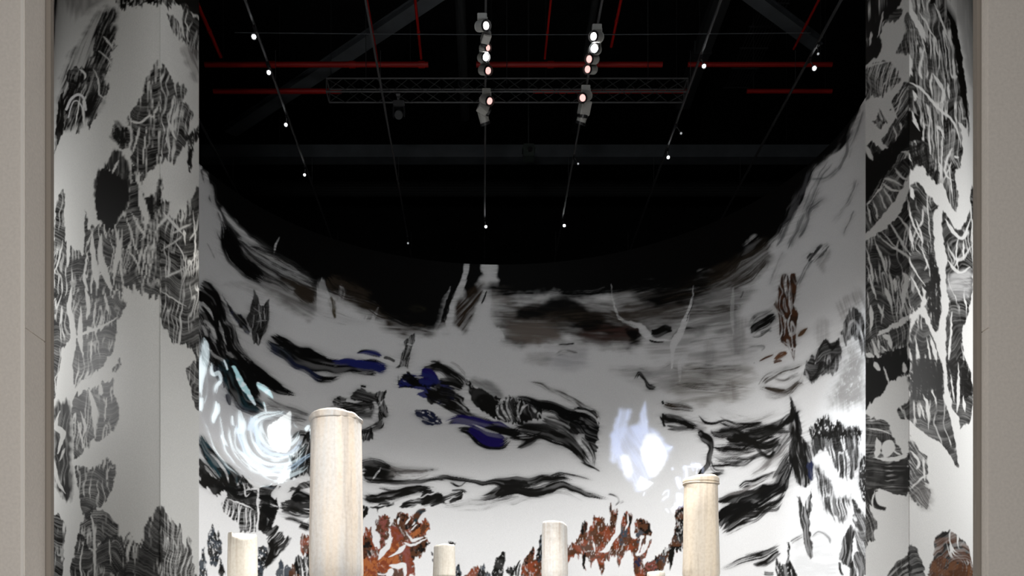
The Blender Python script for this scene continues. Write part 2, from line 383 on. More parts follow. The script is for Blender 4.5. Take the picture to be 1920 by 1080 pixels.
c.blob('97,972 122,980 120,1030 116,1092 96,1092', ang=92, finger=7, tex='strata', dens=0.6, vein=0.4)
c.blob('232,1092 234,1008 246,1002 258,1022 268,1010 272,984 286,966 301,950 301,1092', ang=94, finger=8, tex='strata', dens=0.78, vein=0.5, bend=20)
c.blob('301,950 308,956 322,976 338,984 342,1010 346,1030 350,1012 358,1012 360,1060 372,1092 301,1092', ang=94, finger=8, tex='both', dens=0.74, vein=0.5, bend=20)
c.blob('350,692 358,682 374,686 376,775 364,752 354,720', ang=94, finger=6, tex='strata', dens=0.45, vein=0.6)
# ---------------------------------------------------------------- right outer panel and end face
CR = Canvas(1616, 1834, paper=(0.69, 0.69, 0.675))
c = CR
A = lambda s: R(s, 1560, 0, 2.7)
B = lambda s: R(s, 1560, 340, 2.7)
C = lambda s: R(s, 1560, 680, 2.7)
c.blob(A('150,-20 335,-20 345,25 315,60 272,95 255,140 245,190 255,240 225,290 190,310 150,340'), tex='solid', finger=5, vein=0.15)
c.blob(A('360,40 330,35 290,70 250,110 200,140 170,160 185,185 240,150 290,110 340,100'), tex='strata', dens=0.5, vein=0.5, ang=110, finger=6)
for s, w in [('245,0 235,60 215,120', 1.2), ('260,60 245,130 232,190', 1.6), ('200,160 190,230', 2.5), ('180,50 200,55', 4)]: c.vein(A(s), w)
c.blob(A('404,-20 560,-20 600,80 640,190 662,330 682,470 695,640 692,690 670,640 655,660 660,760 650,850 620,870 640,1000 630,1075 600,1040 570,960 560,930 530,930 505,900 480,880 460,840 430,838 405,860 388,800 388,400 404,390 410,330 402,290 388,272 330,275 332,250 345,210 362,180 370,130 362,100 378,55 400,80 420,130 455,180 470,200 450,140 420,60'),
       tex='both', dens=0.8, vein=0.62, vw=6, ang=86, finger=5, vl=80)
c.blob(A('395,560 440,600 460,690 440,712 400,715 388,740 380,600'), tex='solid', vein=0.1, finger=3)
c.blob(A('595,20 640,190 662,330 682,470 692,640 676,560 652,480 640,400 628,300 610,180 585,70'), tex='solid', vein=0, finger=4)
for s, w in [('396,30 412,80 436,120 460,165 474,212', [4, 5, 3]), ('395,420 440,440 480,480 520,530 560,570 610,610 640,680 652,745', [3, 2.2, 2, 1.5]), ('506,372 500,420 508,480', 2.2), ('512,370 535,410 562,455 562,505 545,520', 3),
             ('448,310 442,360 455,400', 2.5), ('470,230 455,300 446,330', 2), ('406,560 418,610 442,662', [1, 3, 2]), ('460,570 465,640 462,720 460,830', 1.3), ('410,460 424,490 420,510', 2.6), ('532,600 540,800 535,930', 0.9), ('500,520 492,700 510,860', 1.2),
             ('555,690 556,800 548,930', 1.6), ('575,400 560,560 562,640', 1.2), ('530,640 552,660 572,705', [4, 2, 1]), ('640,620 662,650 668,700', 3.4), ('608,750 585,800 570,860 590,900 615,915', [3, 2, 1]), ('604,820 585,870 560,930', 1.4), ('620,790 640,800', 2),
             ('495,160 500,220 498,300', 1.5), ('540,200 545,300 535,380', 1), ('585,420 596,500', 2), ('440,60 480,120 520,200', [1, 2, 1]), ('520,20 560,120 590,200', [2, 1.5]), ('400,800 410,840', 1.5), ('610,1000 600,900 590,850', 1.2)]: c.vein(A(s), w)
c.wash(A('600,-20 720,-20 720,420 690,380 650,150 620,50'), soft=5, al=0.35, ang=86)
c.blob(A('388,740 440,712 480,745 520,810 545,880 530,925 500,895 465,845 430,838 405,855 390,800 350,770'), tex='strata', dens=0.5, ang=90, vein=0.5)
# left of the fold
c.blob(A('155,350 200,330 300,318 322,360 346,392 335,430 300,450 272,480 235,490 205,478 175,512 155,505'), tex='both', dens=0.6, vein=0.5, ang=105, finger=9)
c.vein(A('168,345 220,325 290,310'), 1.5)
c.blob(A('240,555 262,595 285,625 250,650 232,642 205,620 228,600'), tex='strata', dens=0.8, ang=70)
c.blob(A('388,420 350,450 320,485 300,520 302,560 318,610 290,650 268,690 245,715 272,745 285,765 250,760 220,735 200,720 172,738 150,745 150,1050 190,1012 240,960 270,900 310,890 345,850 372,800 350,770 388,760'),
       tex='both', dens=0.86, vein=0.25, ang=120, finger=5)
c.blob(A('150,800 200,780 300,740 388,620 388,740 350,770 300,860 250,900 200,980 150,1040'), tex='solid', vein=0.08, finger=4)
for s, w in [('300,520 312,570 330,600', 3), ('390,430 350,500 330,560 300,610 260,670', [1, 2, 1]), ('372,440 345,480 320,530', 1), ('310,640 325,680 322,710', 1.3), ('210,700 240,730 280,752', [3, 2]), ('172,740 190,780 205,812', [5, 3]), ('345,620 350,660', 2)]: c.vein(A(s), w)
c.blob(A('150,1085 180,1040 200,1015 245,960 268,900 320,850 380,790 398,850 385,905 350,960 305,1030 262,1085 150,1200'), tex='strata', dens=0.62, vein=0.3, ang=120, finger=3)
for s, w in [('265,905 310,915 360,940', 2), ('258,925 300,960 350,965', 2), ('318,850 345,890 380,910', 2.2), ('262,955 290,1000 305,1030', 1.6), ('240,975 262,1030 275,1060', 1.5), ('205,1015 225,1070 230,1110', 1.5), ('180,1040 190,1090 195,1130', 1.4), ('350,770 385,775 400,820', 2)]: c.vein(A(s), w)
# middle
c.blob(B('150,335 172,310 200,280 240,262 300,210 342,160 382,62 402,20 440,5 480,60 540,130 520,150 510,180 515,260 520,380 540,440 550,600 555,660 540,740 525,760 500,720 480,660 470,640 440,645 380,680 310,720 240,760 150,812'),
       tex='strata', dens=0.74, vein=0.45, ang=82, finger=3, vw=6, bend=22, sp=3)
for s, w in [('238,280 300,330 370,370 392,400 430,470 482,540', [1.5, 2.5, 2, 2, 1]), ('290,200 330,270 372,340 400,372', 2), ('332,172 378,230 402,290 412,352', [1.5, 3, 2]), ('382,70 392,150 418,230 452,300', 1.8), ('215,300 250,380 282,492', 1.8), ('178,430 200,520 228,600', 1.8),
             ('420,190 452,270 455,330', 1.6), ('450,330 492,440 500,500', 1.2), ('268,540 290,592 302,642', [4, 4, 1]), ('358,460 378,500 362,580 358,662', [4, 6, 4, 2]), ('318,490 322,560', 3.2), ('455,530 474,590 448,645', [2, 6, 3]), ('196,630 200,700 195,760', [4, 3, 1.5]),
             ('232,620 262,690', 2), ('250,250 310,320 380,380', 1), ('172,330 200,450 210,520', 1.6), ('400,30 410,90', 3.5), ('470,20 480,60', 2.5), ('460,140 456,200 440,230', 2), ('400,480 440,560 462,610', 1.6), ('500,560 505,700', 1.2), ('480,70 490,200 500,330', 0.9), ('390,460 380,560 402,650', 1),
             ('262,620 250,720', 1), ('330,560 330,700', 0.9), ('180,560 185,640', 1), ('520,400 530,560 528,700', 1.2), ('460,360 480,420 470,450', 1)]: c.vein(B(s), w)
c.blob(B('480,330 520,400 545,480 552,620 540,730 510,720 485,640 475,540 500,470'), tex='speck', dens=0.9, vein=0.3, ang=86)
c.blob(B('566,150 600,200 630,242 672,210 696,130 706,20 722,100 722,300 712,500 702,600 682,700 666,740 655,800 670,880 690,950 712,1040 705,1090 600,1090 585,1000 578,900 578,700 594,640 580,540 574,450 586,400 565,320 558,230'),
       tex='strata', dens=0.72, vein=0.55, vw=5, bend=26, finger=5, ang=88)
c.vein(B('575,190 600,235 640,285 672,275 700,190'), 3); c.vein(B('590,330 622,390 662,390 702,330'), 2.6, al=0.8); c.vein(B('588,400 620,445 655,462 700,432'), 2.6, al=0.9)
c.wash(B('590,480 700,450 700,560 660,600 600,590'), soft=6, col=PAPER, al=0.55, ang=0, sl=20)
c.vein(B('640,280 630,360 640,460'), 1.4); c.vein(B('690,60 708,200 712,420'), 1.4); c.vein(B('606,660 600,800 590,920'), 2); c.vein(B('650,960 640,1080'), 3); c.vein(B('665,300 668,400'), 2)
c.vein(B('720,560 716,700 726,900'), 2.5)
c.blob(B('150,830 240,782 320,745 400,702 396,770 380,820 388,880 392,950 385,978 330,987 285,1020 250,1052 230,1090 150,1090'), tex='both', dens=0.8, vein=0.3, ang=75, finger=4)
c.blob(B('172,900 240,880 382,840 390,960 330,985 285,1020 240,1090 150,1090 150,880'), tex='solid', vein=0.06, finger=4)
for s, w in [('200,800 225,870 240,925 222,952', [2, 4, 5, 2]), ('172,872 205,895 238,958', [5, 3]), ('172,908 200,915', 3), ('262,780 290,800 298,845', [5, 3]), ('262,950 285,1022', 2.2), ('358,910 372,945 385,975', [4, 4]), ('405,705 402,785', 4), ('232,800 240,850', 2), ('245,830 275,860', 1.5), ('250,880 250,920', 2.5)]: c.vein(B(s), w)
c.blob(B('392,800 405,740 440,680 460,680 500,770 530,850 552,930 562,1000 556,1100 400,1100 395,980 382,870'), tex='strata', dens=0.7, vein=0.55, ang=88, finger=3, vw=5)
c.vein(B('420,780 435,880 432,960'), [1, 3, 2]); c.vein(B('495,780 520,860 530,930'), [1, 4, 1]); c.vein(B('385,830 398,920 405,990'), [3, 4, 1]); c.vein(B('480,790 500,900 512,960'), 1.5)
# lower
c.blob(C('150,-20 392,-20 385,50 342,70 292,100 260,132 230,170 192,210 150,240'), tex='solid', vein=0.1, finger=6)
c.vein(C('262,20 288,100'), 2); c.vein(C('215,0 240,40'), 4); c.vein(C('362,0 372,50'), 4)
c.blob(C('385,-10 556,-10 556,120 570,200 592,262 612,340 627,420 634,480 642,528 622,525 600,470 570,430 540,400 500,382 460,350 430,332 400,295 350,285 328,250 335,230 370,205 392,185 402,150 402,80'),
       tex='strata', dens=0.72, vein=0.5, ang=84, finger=2, vw=6, bend=18, sp=2.6, rough=1.5)
c.vein(C('460,160 485,220 490,340'), [1, 3.4, 2, 1]); c.vein(C('445,200 470,290'), [1, 2, 1]); c.vein(C('500,120 530,210'), 1.2); c.vein(C('400,0 405,110'), 3); c.vein(C('520,0 540,80'), 1.5)
c.blob(C('400,10 545,10 545,130 400,130'), tex='speck', dens=0.86, vein=0, soft=4)
c.blob(C('578,-10 682,-10 702,80 712,180 702,300 680,312 652,330 645,290 630,262 612,230 600,150 590,80'), tex='strata', dens=0.7, vein=0.45, ang=88, finger=5, bend=20)
c.vein(C('640,0 640,180 634,252'), [1.5, 3, 2]); c.vein(C('664,170 674,250'), [1, 3, 1]); c.vein(C('600,60 620,200'), 1.2)
c.blob(C('150,280 185,265 200,285 215,272 230,292 250,285 292,302 294,325 302,362 330,420 358,462 290,480 210,480 150,470'), tex='both', dens=0.86, vein=0.2, ang=4, finger=3, rough=1.5)
c.vein(C('228,380 234,430 222,480'), [2, 6, 5]); c.vein(C('300,395 285,430 268,480'), [3, 10, 5]); c.vein(C('300,440 350,470'), 1.5); c.vein(C('177,330 260,345 300,365'), 1.2)
c.blob(C('150,480 260,495 330,500 372,470 390,462 390,662 340,672 280,655 230,640 218,672 205,640 150,650'), tex='streak', dens=0.95, vein=0.05, ang=6, finger=5)
c.blob(C('388,385 412,400 442,440 478,472 488,540 486,600 462,616 497,640 495,700 486,738 455,730 420,702 388,672'), tex='both', dens=0.8, vein=0.35, ang=55, finger=7, rough=3)
c.vein(C('400,450 440,500 430,540'), 2.5); c.vein(C('462,480 470,600'), 2); c.vein(C('395,640 450,590 480,570'), 1.6)
c.wash(C('388,660 470,600 500,660 495,740 440,730'), soft=8, al=0.5, ang=40)
c.stroke(C('190,640 200,690 225,730 272,748'), [8, 7, 4, 3], dens=0.9, ends=0.02)
c.blob(C('150,650 200,660 195,720 200,770 228,800 226,832 208,860 218,900 192,910 150,925'), tex='both', dens=0.8, vein=0.2, ang=75, finger=8)
c.vein(C('215,650 205,720 235,760'), 1.5)
c.blob(C('275,1100 310,1030 350,990 392,978 392,1100'), tex='both', dens=0.78, vein=0.2, ang=140, finger=5)
c.blob(C('390,930 420,932 450,985 466,1040 468,1100 390,1100'), tex='strata', dens=0.6, vein=0.3, ang=60, finger=4)
c.blob(C('495,1040 512,985 520,900 542,860 585,855 622,860 660,900 690,935 705,1010 716,1100 500,1100'), tex='strata', dens=0.5, vein=0.35, ang=78, finger=5, col=BROWN, col2=INK, bend=26, sp=4.0)
c.blob(C('510,1000 560,990 620,1010 700,1020 705,1100 510,1100'), tex='streak', dens=0.85, vein=0.25, ang=90, finger=6, col=BROWN, col2=(0.13, 0.055, 0.025))
# ---------------------------------------------------------------- inside of the curved wall
CB = Canvas(366, 1632)
c = CB
def mk(x0, y0, k=4.0): return lambda s: R(s, x0, y0, k)
E4, E5, E6 = mk(360, 270), mk(800, 270), mk(1200, 270)
F1, F2, F3 = mk(360, 540), mk(800, 540), mk(1200, 540)
G1, G2, G3 = mk(360, 810), mk(800, 810), mk(1200, 810)
UMB = (0.035, 0.026, 0.018)
# pale washes first
c.wash(F3('0,60 400,0 820,0 760,120 700,300 300,330 0,260'), al=0.55, ang=-8, col=UMB, soft=12)
c.wash(F3('100,330 700,330 900,480 700,560 120,520'), al=0.35, ang=-5, col=GREY, soft=12, streak=0.8)
c.wash(F3('300,600 560,580 830,620 780,780 560,860 320,860 220,740'), al=0.5, ang=3, col=(0.2, 0.18, 0.15), soft=14, streak=0.7)
c.wash(F3('620,740 720,700 720,840 640,840'), al=0.4, ang=90, col=(0.16, 0.14, 0.12), soft=8)
c.wash(F3('480,420 560,420 540,660 480,660'), al=0.3, ang=90, col=GREY, soft=6)
c.wash(F3('690,260 780,220 780,480 690,480'), al=0.45, ang=90, col=GREY, soft=8)
c.wash(F2('560,110 1400,110 1640,240 1600,420 1300,420 1000,360 700,430 560,330'), al=0.8, ang=2, col=UMB, soft=16)
c.wash(F2('940,480 1180,470 1180,600 950,600'), al=0.3, ang=2, col=(0.22, 0.22, 0.25), soft=12)
c.wash(F2('730,540 900,470 920,520 840,580'), al=0.4, ang=-5, soft=8)
c.wash(F2('1380,590 1720,610 1860,560 1900,700 1700,760 1500,680'), al=0.35, soft=10)
c.wash(F2('1400,-20 1920,-20 1920,230 1620,270 1460,210'), al=0.75, ang=-12, col=UMB, soft=12)
c.wash(F1('520,-60 960,-60 940,170 800,190 640,60'), al=0.6, ang=25, col=UMB, soft=12)
c.wash(F1('1060,-60 1900,-60 1900,300 1560,340 1380,230 1180,130'), al=0.9, ang=6, col=UMB, soft=12)
c.wash(E4('330,760 900,900 1500,960 1500,1090 900,1090 480,980'), al=0.6, ang=24, col=UMB, soft=12)
# black upper field
top = P('340,-60 1660,-60 1660,120 1623,168 1604,205 1588,238 1566,274 1550,296 1522,314 1508,334 1492,372 1476,404 1462,428 1440,446 1402,452 1392,476 1372,492 1358,512 1330,508 1290,528 1240,530 1205,526 1180,540 1080,548 1020,545 960,550 936,538 928,500 916,496 905,510 895,548 882,560 866,540 846,560 832,600 800,612 770,600 740,575 700,556 640,540 590,520 560,508 530,486 508,476 492,468 468,452 446,430 428,408 412,384 398,360 388,335 380,318 372,304 340,250')
c.blob(top, col=BLACK, rough=9, fr=22, ang=0, finger=0, fw=4, soft=5, tex='solid', vein=0, sm=2)
for s, w, d in [('1612,150 1598,200 1572,262 1532,300', [6, 12, 12, 4], .8), ('1560,276 1518,312 1498,362 1474,404 1450,436', [6, 10, 9, 9, 4], .85), ('1480,395 1440,444 1392,474 1330,506', [5, 12, 13, 6], .75), ('1400,462 1360,505 1300,525 1220,535', [6, 12, 14, 6], .7), ('1290,520 1200,528 1100,540 1010,545', [8, 14, 12, 5], .75),
                ('374,300 384,330 396,362 410,392', [3, 6, 6, 3], .8), ('392,355 424,408 456,446 500,475 540,498', [4, 9, 10, 10, 5], .8), ('500,470 560,506 620,528 700,550 760,585', [6, 14, 16, 18, 8], .8), ('600,520 700,545 790,590 850,560', [6, 18, 20, 6], .75)]:
    c.stroke(P(s), w, dens=d, col=BLACK, lf=45)
c.wash(P('1330,508 1400,470 1440,450 1440,500 1380,540 1330,545'), al=0.7, ang=-35, col=UMB, soft=9)
c.wash(P('1190,505 1330,490 1330,560 1210,575'), al=0.85, ang=-14, col=BLACK, soft=12, streak=0.6)
# right side pale sky streaks
for s, w, d in [('1560,300 1530,350 1500,420 1480,470', 7, .45), ('1600,230 1580,300 1560,330 1520,340', 5, .4), ('1610,330 1590,380 1560,420', 6, .35), ('1560,365 1525,385 1510,420 1495,450', 5, .45), ('1602,395 1590,420 1580,445', 4, .4), ('1500,350 1490,385 1470,430 1450,470', 6, .6), ('1475,470 1455,500 1440,540', 5, .4), ('1540,470 1520,490 1490,540', 4, .45), ('1622,200 1600,260 1585,300', 5, .35), ('1520,320 1510,345 1500,370', 5, .7)]:
    c.stroke(P(s), w, dens=d, col=(0.08, 0.08, 0.085), al=0.8, lf=60)
c.blob(E6('1240,850 1300,820 1330,770 1400,740 1410,780 1350,850 1290,900'), tex='dry', dens=0.45, ang=-50, finger=8)
c.stroke(E6('1400,760 1340,830 1290,890'), 6, dens=.5, col=PAPER)
c.wash(E6('1320,880 1420,780 1400,900 1380,960'), soft=5, al=.4, ang=-60)
# left top edge swirls
for s, w, d, cc in [('376,318 384,332 390,352 388,380 386,420', [3, 4, 4, 2, 1], .95, PAPER), ('376,360 392,352 402,385 412,405 418,430', [6, 5, 4, 4, 2], .7, PAPER), ('414,384 424,402 438,422 452,434 470,452', [2, 4, 5, 5, 5], .75, PAPER),
                    ('410,405 414,440 413,478', [3, 3.5, 1.5], .95, PAPER), ('440,438 470,458 500,482 540,508 590,538', [4, 8, 10, 10, 5], .75, PAPER), ('425,470 440,490 445,510 460,530', [4, 6, 7, 6], .5, PAPER), ('480,468 520,488 545,500', 6, .35, (0.3, .25, .2)),
                    ('378,400 398,430 405,460 420,490 440,520', [8, 8, 6, 7, 8], .8, PAPER)]:
    c.stroke(P(s), w, dens=d, col=cc, lf=60)
c.blob(P('372,300 378,330 386,370 394,420 408,468 420,490 440,520 470,545 470,560 372,560'), col=PAPER, tex='dry', dens=0.97, ang=60, finger=8, vein=0)
for s, w, d in [('418,410 428,450 440,480 470,510 500,530', [4, 12, 14, 12, 5], .85), ('404,396 414,420 420,440', 3, .6), ('440,480 470,500 510,525 560,550', [4, 8, 7, 3], .5), ('385,455 395,470 400,490', 2, .35), ('460,470 500,500 560,535 620,560', [2, 4, 6, 4], .5)]:
    c.stroke(P(s), w, dens=d, lf=70, col=BLACK)
c.vein(E4('655,700 630,750 612,832'), [1, 1.6, 1])
# white forks in the middle top
c.blob(P('870,495 880,495 878,512 872,530 862,555 855,575 850,600 842,618 833,600 842,575 852,552 862,530 868,512'), col=PAPER, tex='solid', vein=0, finger=2, rough=1)
c.vein(F2('180,-10 160,40 130,90 110,160 90,240 60,320'), [2, 3, 4, 4, 5, 8]); c.vein(F2('300,-60 255,20 215,110 195,200 170,300'), [3, 4, 4, 4, 8], rough=.3)
c.blob(P('902,495 930,495 930,510 924,535 921,560 918,600 935,615 945,640 860,640 875,615 890,590 900,560 912,530 906,512'), col=PAPER, tex='solid', vein=0, finger=3, rough=2, soft=2)
c.blob(F2('180,60 200,10 160,60 140,120 130,210 135,260 165,180'), tex='streak', dens=.9, col=BLACK, vein=0, finger=3, rough=1)
c.stroke(F2('205,-20 195,40'), 3, col=BLACK, dens=.9)
c.wash(F2('220,110 270,70 380,-20 440,-40 400,80 350,200 290,330 240,300 205,240'), col=(0.03, .018, .01), soft=5, al=.95, streak=.4, ang=-50)
c.wash(F2('440,0 620,0 620,100 500,100'), col=(.2, .17, .15), soft=9, al=.6, ang=10)
c.blob(P('903,494 930,494 931,505 925,530 921,560 919,600 932,615 900,620 884,605 893,580 903,555 912,530 906,510'), col=PAPER, tex='dry', dens=1.0, vein=0, finger=3, rough=1.5, soft=2.5, ang=95)
c.stroke(F2('462,10 425,80 400,130'), [1, 2.5, 1], col=BLACK, dens=.8)
# dark clouds right of the forks
c.wash(F2('500,-30 1380,-30 1360,30 1220,50 1050,80 930,30 850,50 700,70 540,60'), col=BLACK, soft=9, al=1, streak=.3)
c.wash(F2('660,190 760,140 880,115 940,70 1060,80 1180,140 1290,190 1400,250 1600,330 1500,350 1300,340 1180,340 1060,260 930,235 820,240 720,240'), col=BLACK, soft=9, al=1, streak=.25)
c.wash(F2('1180,300 1460,290 1600,320 1560,380 1400,400 1200,390'), col=(.05, .025, .02), soft=9, al=.8, streak=.7)
c.wash(F2('1480,310 1600,310 1600,390 1540,420 1500,460 1530,380'), col=BLACK, soft=5, al=.9, streak=.6, ang=-30)
c.wash(F2('640,230 900,240 1000,330 960,400 700,400 600,300'), col=(.16, .13, .11), soft=10, al=.8, streak=.7)
c.blob(F2('690,180 770,145 880,118 940,75 1060,85 1180,150 1290,205 1330,260 1260,310 1180,310 1060,250 930,228 820,232 720,225'), col=BLACK, tex='dry', dens=.98, ang=4, finger=3, soft=7, vein=0, rough=6, fr=20)
c.blob(F2('1500,320 1600,320 1590,370 1550,400 1520,380'), col=BLACK, tex='dry', dens=.9, ang=-20, finger=4, soft=4, vein=0)
c.vein(F2('1382,-30 1396,60 1402,110 1430,200 1480,250 1600,290 1640,340 1720,390 1860,390'), [.8, 1, 1.5, 2.5, 4, 6, 8, 5, 3], rough=.8)
c.stroke(F2('1670,330 1720,345 1780,325 1850,310'), 5, dens=.75, lf=20); c.stroke(F2('1660,400 1720,398 1780,402'), 2, dens=.7); c.stroke(F2('1840,410 1880,360 1910,310'), 5, dens=.6, lf=20)
c.stroke(F2('980,415 1050,418 1120,408'), 2, dens=.6); c.stroke(F2('960,500 1060,480 1140,495'), 4, dens=.45, col=GREY)
c.stroke(F2('1420,600 1560,610 1700,640'), 4, dens=.4); c.stroke(F2('1550,710 1590,640 1630,690 1660,740 1720,748'), [2, 3, 3, 5, 3], dens=.75, lf=15)
c.stroke(F2('740,690 850,730 960,770 1060,830 1160,890 1240,920 1290,970 1295,1040'), [2, 4, 5, 5, 5, 4, 3, 2], dens=.5, col=(.09, .085, .08))
for y in range(9): c.stroke(F2('%d,%d %d,%d %d,%d' % (480 + y * 70, 130 + y * 31, 900 + y * 60, 150 + y * 30, 1300 + y * 40, 130 + y * 33)), 3, dens=.32, col=UMB, al=.7, lf=120)
# upper left dark band
c.wash(F1('1080,-60 1900,-80 1880,120 1820,290 1700,300 1560,250 1400,200 1200,80'), col=BLACK, soft=11, al=.95, streak=.55, ang=8)
c.wash(F1('1480,-80 1900,-80 1880,150 1830,290 1640,250 1500,120'), col=BLACK, soft=10, al=1, streak=.15, ang=8)
c.wash(F1('780,0 930,20 920,180 850,170 790,90'), col=UMB, soft=6, al=.7, ang=20); c.blob(F1('1020,70 1075,100 1080,220 1040,170'), col=(.06, .045, .02), tex='dry', dens=.6, ang=85, finger=6, soft=2)
c.wash(F1('1620,150 1740,150 1720,185 1640,180'), col=(.10, .09, .05), soft=5, al=.4)
c.stroke(F1('975,-80 985,60 985,180 1010,260'), [4, 9, 8, 4], col=PAPER, dens=.9, al=.8, edge=.8, ends=.2)
c.stroke(F1('1110,-40 1120,40 1105,120'), [2, 5, 3], col=PAPER, dens=.7, al=.6, edge=.8)
c.vein(F1('1395,150 1360,230 1335,310'), 3.4); c.vein(F1('1312,205 1295,270'), 1.5); c.vein(F1('1100,240 1200,245 1320,295'), 1.2)
c.wash(F1('250,-30 700,-30 800,140 640,120 420,0'), col=(.2, .19, .18), soft=12, al=.35, ang=30)
# smoky smears, upper left
for s, w, d, cc in [('430,440 470,470 520,500 600,530', [6, 12, 14, 6], .5, BLACK), ('420,420 440,460 450,490 480,520', [5, 9, 10, 5], .75, BLACK), ('520,515 560,535 600,560', [5, 9, 4], .55, UMB), ('548,540 575,556 590,572', [6, 10, 4], .65, UMB), ('610,515 640,540 700,560', [8, 16, 8], .6, UMB),
                    ('660,560 720,590 800,612', [6, 10, 4], .5, UMB), ('470,520 540,560 640,600 700,612', [4, 8, 8, 3], .22, GREY), ('700,560 760,590 820,600', [8, 16, 6], .75, BLACK), ('460,455 520,480 560,500 620,510', [5, 8, 8, 4], .55, BLACK), ('400,420 430,470 470,520 520,556', [4, 6, 6, 3], .4, BLACK)]:
    c.stroke(P(s), w, dens=d, col=cc, lf=60)
# left sweeps
c.stroke(F1('40,-10 100,30 160,100 210,190 248,275'), [16, 16, 12, 8, 2], dens=.95, col=BLACK, edge=.7)
c.blob(F1('225,40 250,90 285,140 335,195 385,215 412,255 430,305 424,346 375,310 310,225 262,135'), tex='streak', dens=.9, ang=52, finger=6, col=BLACK, col2=NAVY, vein=.1, soft=1.5)
c.blob(F1('463,12 482,50 500,72 510,118 540,134 576,82 579,200 570,290 548,340 522,390 495,436 478,422 452,392 446,330 430,280 408,222 434,170 440,120 456,88'), tex='both', dens=.93, ang=98, finger=3, vein=.3, vw=3.5, rough=1.5, sp=2.4)
for s in ['500,120 520,300', '470,200 455,300', '540,150 545,240', '490,340 500,420', '460,150 520,190', '480,250 560,240']: c.vein(F1(s), .9)
c.stroke(F1('535,365 640,430 760,505 900,555 1050,590 1200,590 1350,585 1500,585'), [4, 12, 14, 16, 12, 10, 9, 3], dens=.85, col=BLACK, lf=110)
c.stroke(F1('580,350 700,420 800,470 900,505 1040,535'), [4, 7, 8, 8, 3], dens=.85, col=BLACK)
c.stroke(F1('530,400 620,455 700,520 820,600 940,665 1040,682 1150,662'), [6, 6, 5, 5, 6, 5, 2], dens=.72, col=BLACK, col2=NAVY, cs=60)
c.stroke(F1('540,400 640,470 760,545'), [7, 8, 4], dens=.4, col=SLATE)
c.stroke(F1('1040,545 1200,560 1350,585 1500,583'), [3, 6, 8, 2], dens=.75, col=BLUE)
c.stroke(F1('1150,575 1280,570 1400,610 1470,600'), [2, 5, 6, 2], dens=.8, col=BLUE)
c.stroke(F1('1240,480 1300,480 1370,500 1426,522'), [1, 4, 4, 2], dens=.85, col=BLUE, col2=BLACK); c.stroke(F1('1436,522 1480,532 1522,548'), 3, dens=.8)
c.stroke(F1('1180,630 1290,645 1390,655'), [2, 4, 3], dens=.6)
c.blob(F1('1668,336 1671,395 1652,430 1640,500 1628,560 1620,608 1600,590 1560,596 1526,604 1560,568 1575,490 1600,440 1588,402 1620,375'), tex='both', dens=.8, ang=95, finger=2, vein=.2, rough=1)
c.stroke(F1('1600,415 1650,435'), 2.5, dens=.6, col=PAPER); c.vein(F1('1545,645 1548,720'), .5, col=BLACK)
c.blob(F1('1540,745 1570,690 1620,640 1690,655 1760,640 1840,680 1920,720 1960,760 1960,870 1850,872 1780,835 1690,805 1730,775 1640,745'), tex='dry', dens=.72, ang=14, finger=6, fw=2.5, col=BLACK, col2=BLUE, cs=16)
c.blob(F1('1540,740 1580,680 1620,625 1650,640 1700,690 1780,650 1830,690 1800,740 1700,740 1620,730'), tex='dry', dens=.8, ang=20, finger=6, col=BLUE, col2=BLACK, fw=2.5)
c.stroke(F1('1730,620 1800,600 1850,560 1880,570'), 4, dens=.65, lf=15)
# boulder shape behind the tall column
c.blob(F1('1062,835 1110,818 1165,830 1140,870 1070,880'), tex='both', dens=.8, ang=10, vein=.2, finger=3)
c.blob(F1('1190,835 1210,790 1270,750 1330,782 1375,800 1395,850 1330,862 1260,852'), tex='streak', dens=.92, ang=20, vein=.1, finger=3)
c.wash(F1('1050,880 1350,870 1350,960 1320,975 1050,960'), al=.7, soft=4, ang=-6, col=INK, streak=.8, sl=20)
for s, w in [('1060,900 1180,890 1330,880 1345,930', 5), ('1080,930 1200,925 1320,935', 6), ('1100,870 1200,870 1300,890', 3)]: c.stroke(F1(s), w, dens=.6, lf=30)
c.blob(F1('1378,785 1455,768 1448,810 1425,850 1400,890 1385,860'), tex='streak', dens=.9, ang=100, finger=4, vein=.3)
c.blob(F1('1440,830 1466,930 1462,960 1430,985 1395,1012 1402,930 1405,890'), tex='streak', dens=.85, ang=80, finger=4, vein=.3)
c.stroke(F1('1240,1078 1330,1060 1400,1030 1440,980'), [3, 6, 7, 3], dens=.7, lf=20); c.stroke(F1('1260,738 1310,742'), 3, dens=.8, lf=10); c.stroke(F1('1000,930 1050,925'), 2, dens=.6, lf=8)
c.blob(F1('1270,1090 1350,1060 1350,1130 1270,1160'), tex='dry', dens=.75, ang=100)
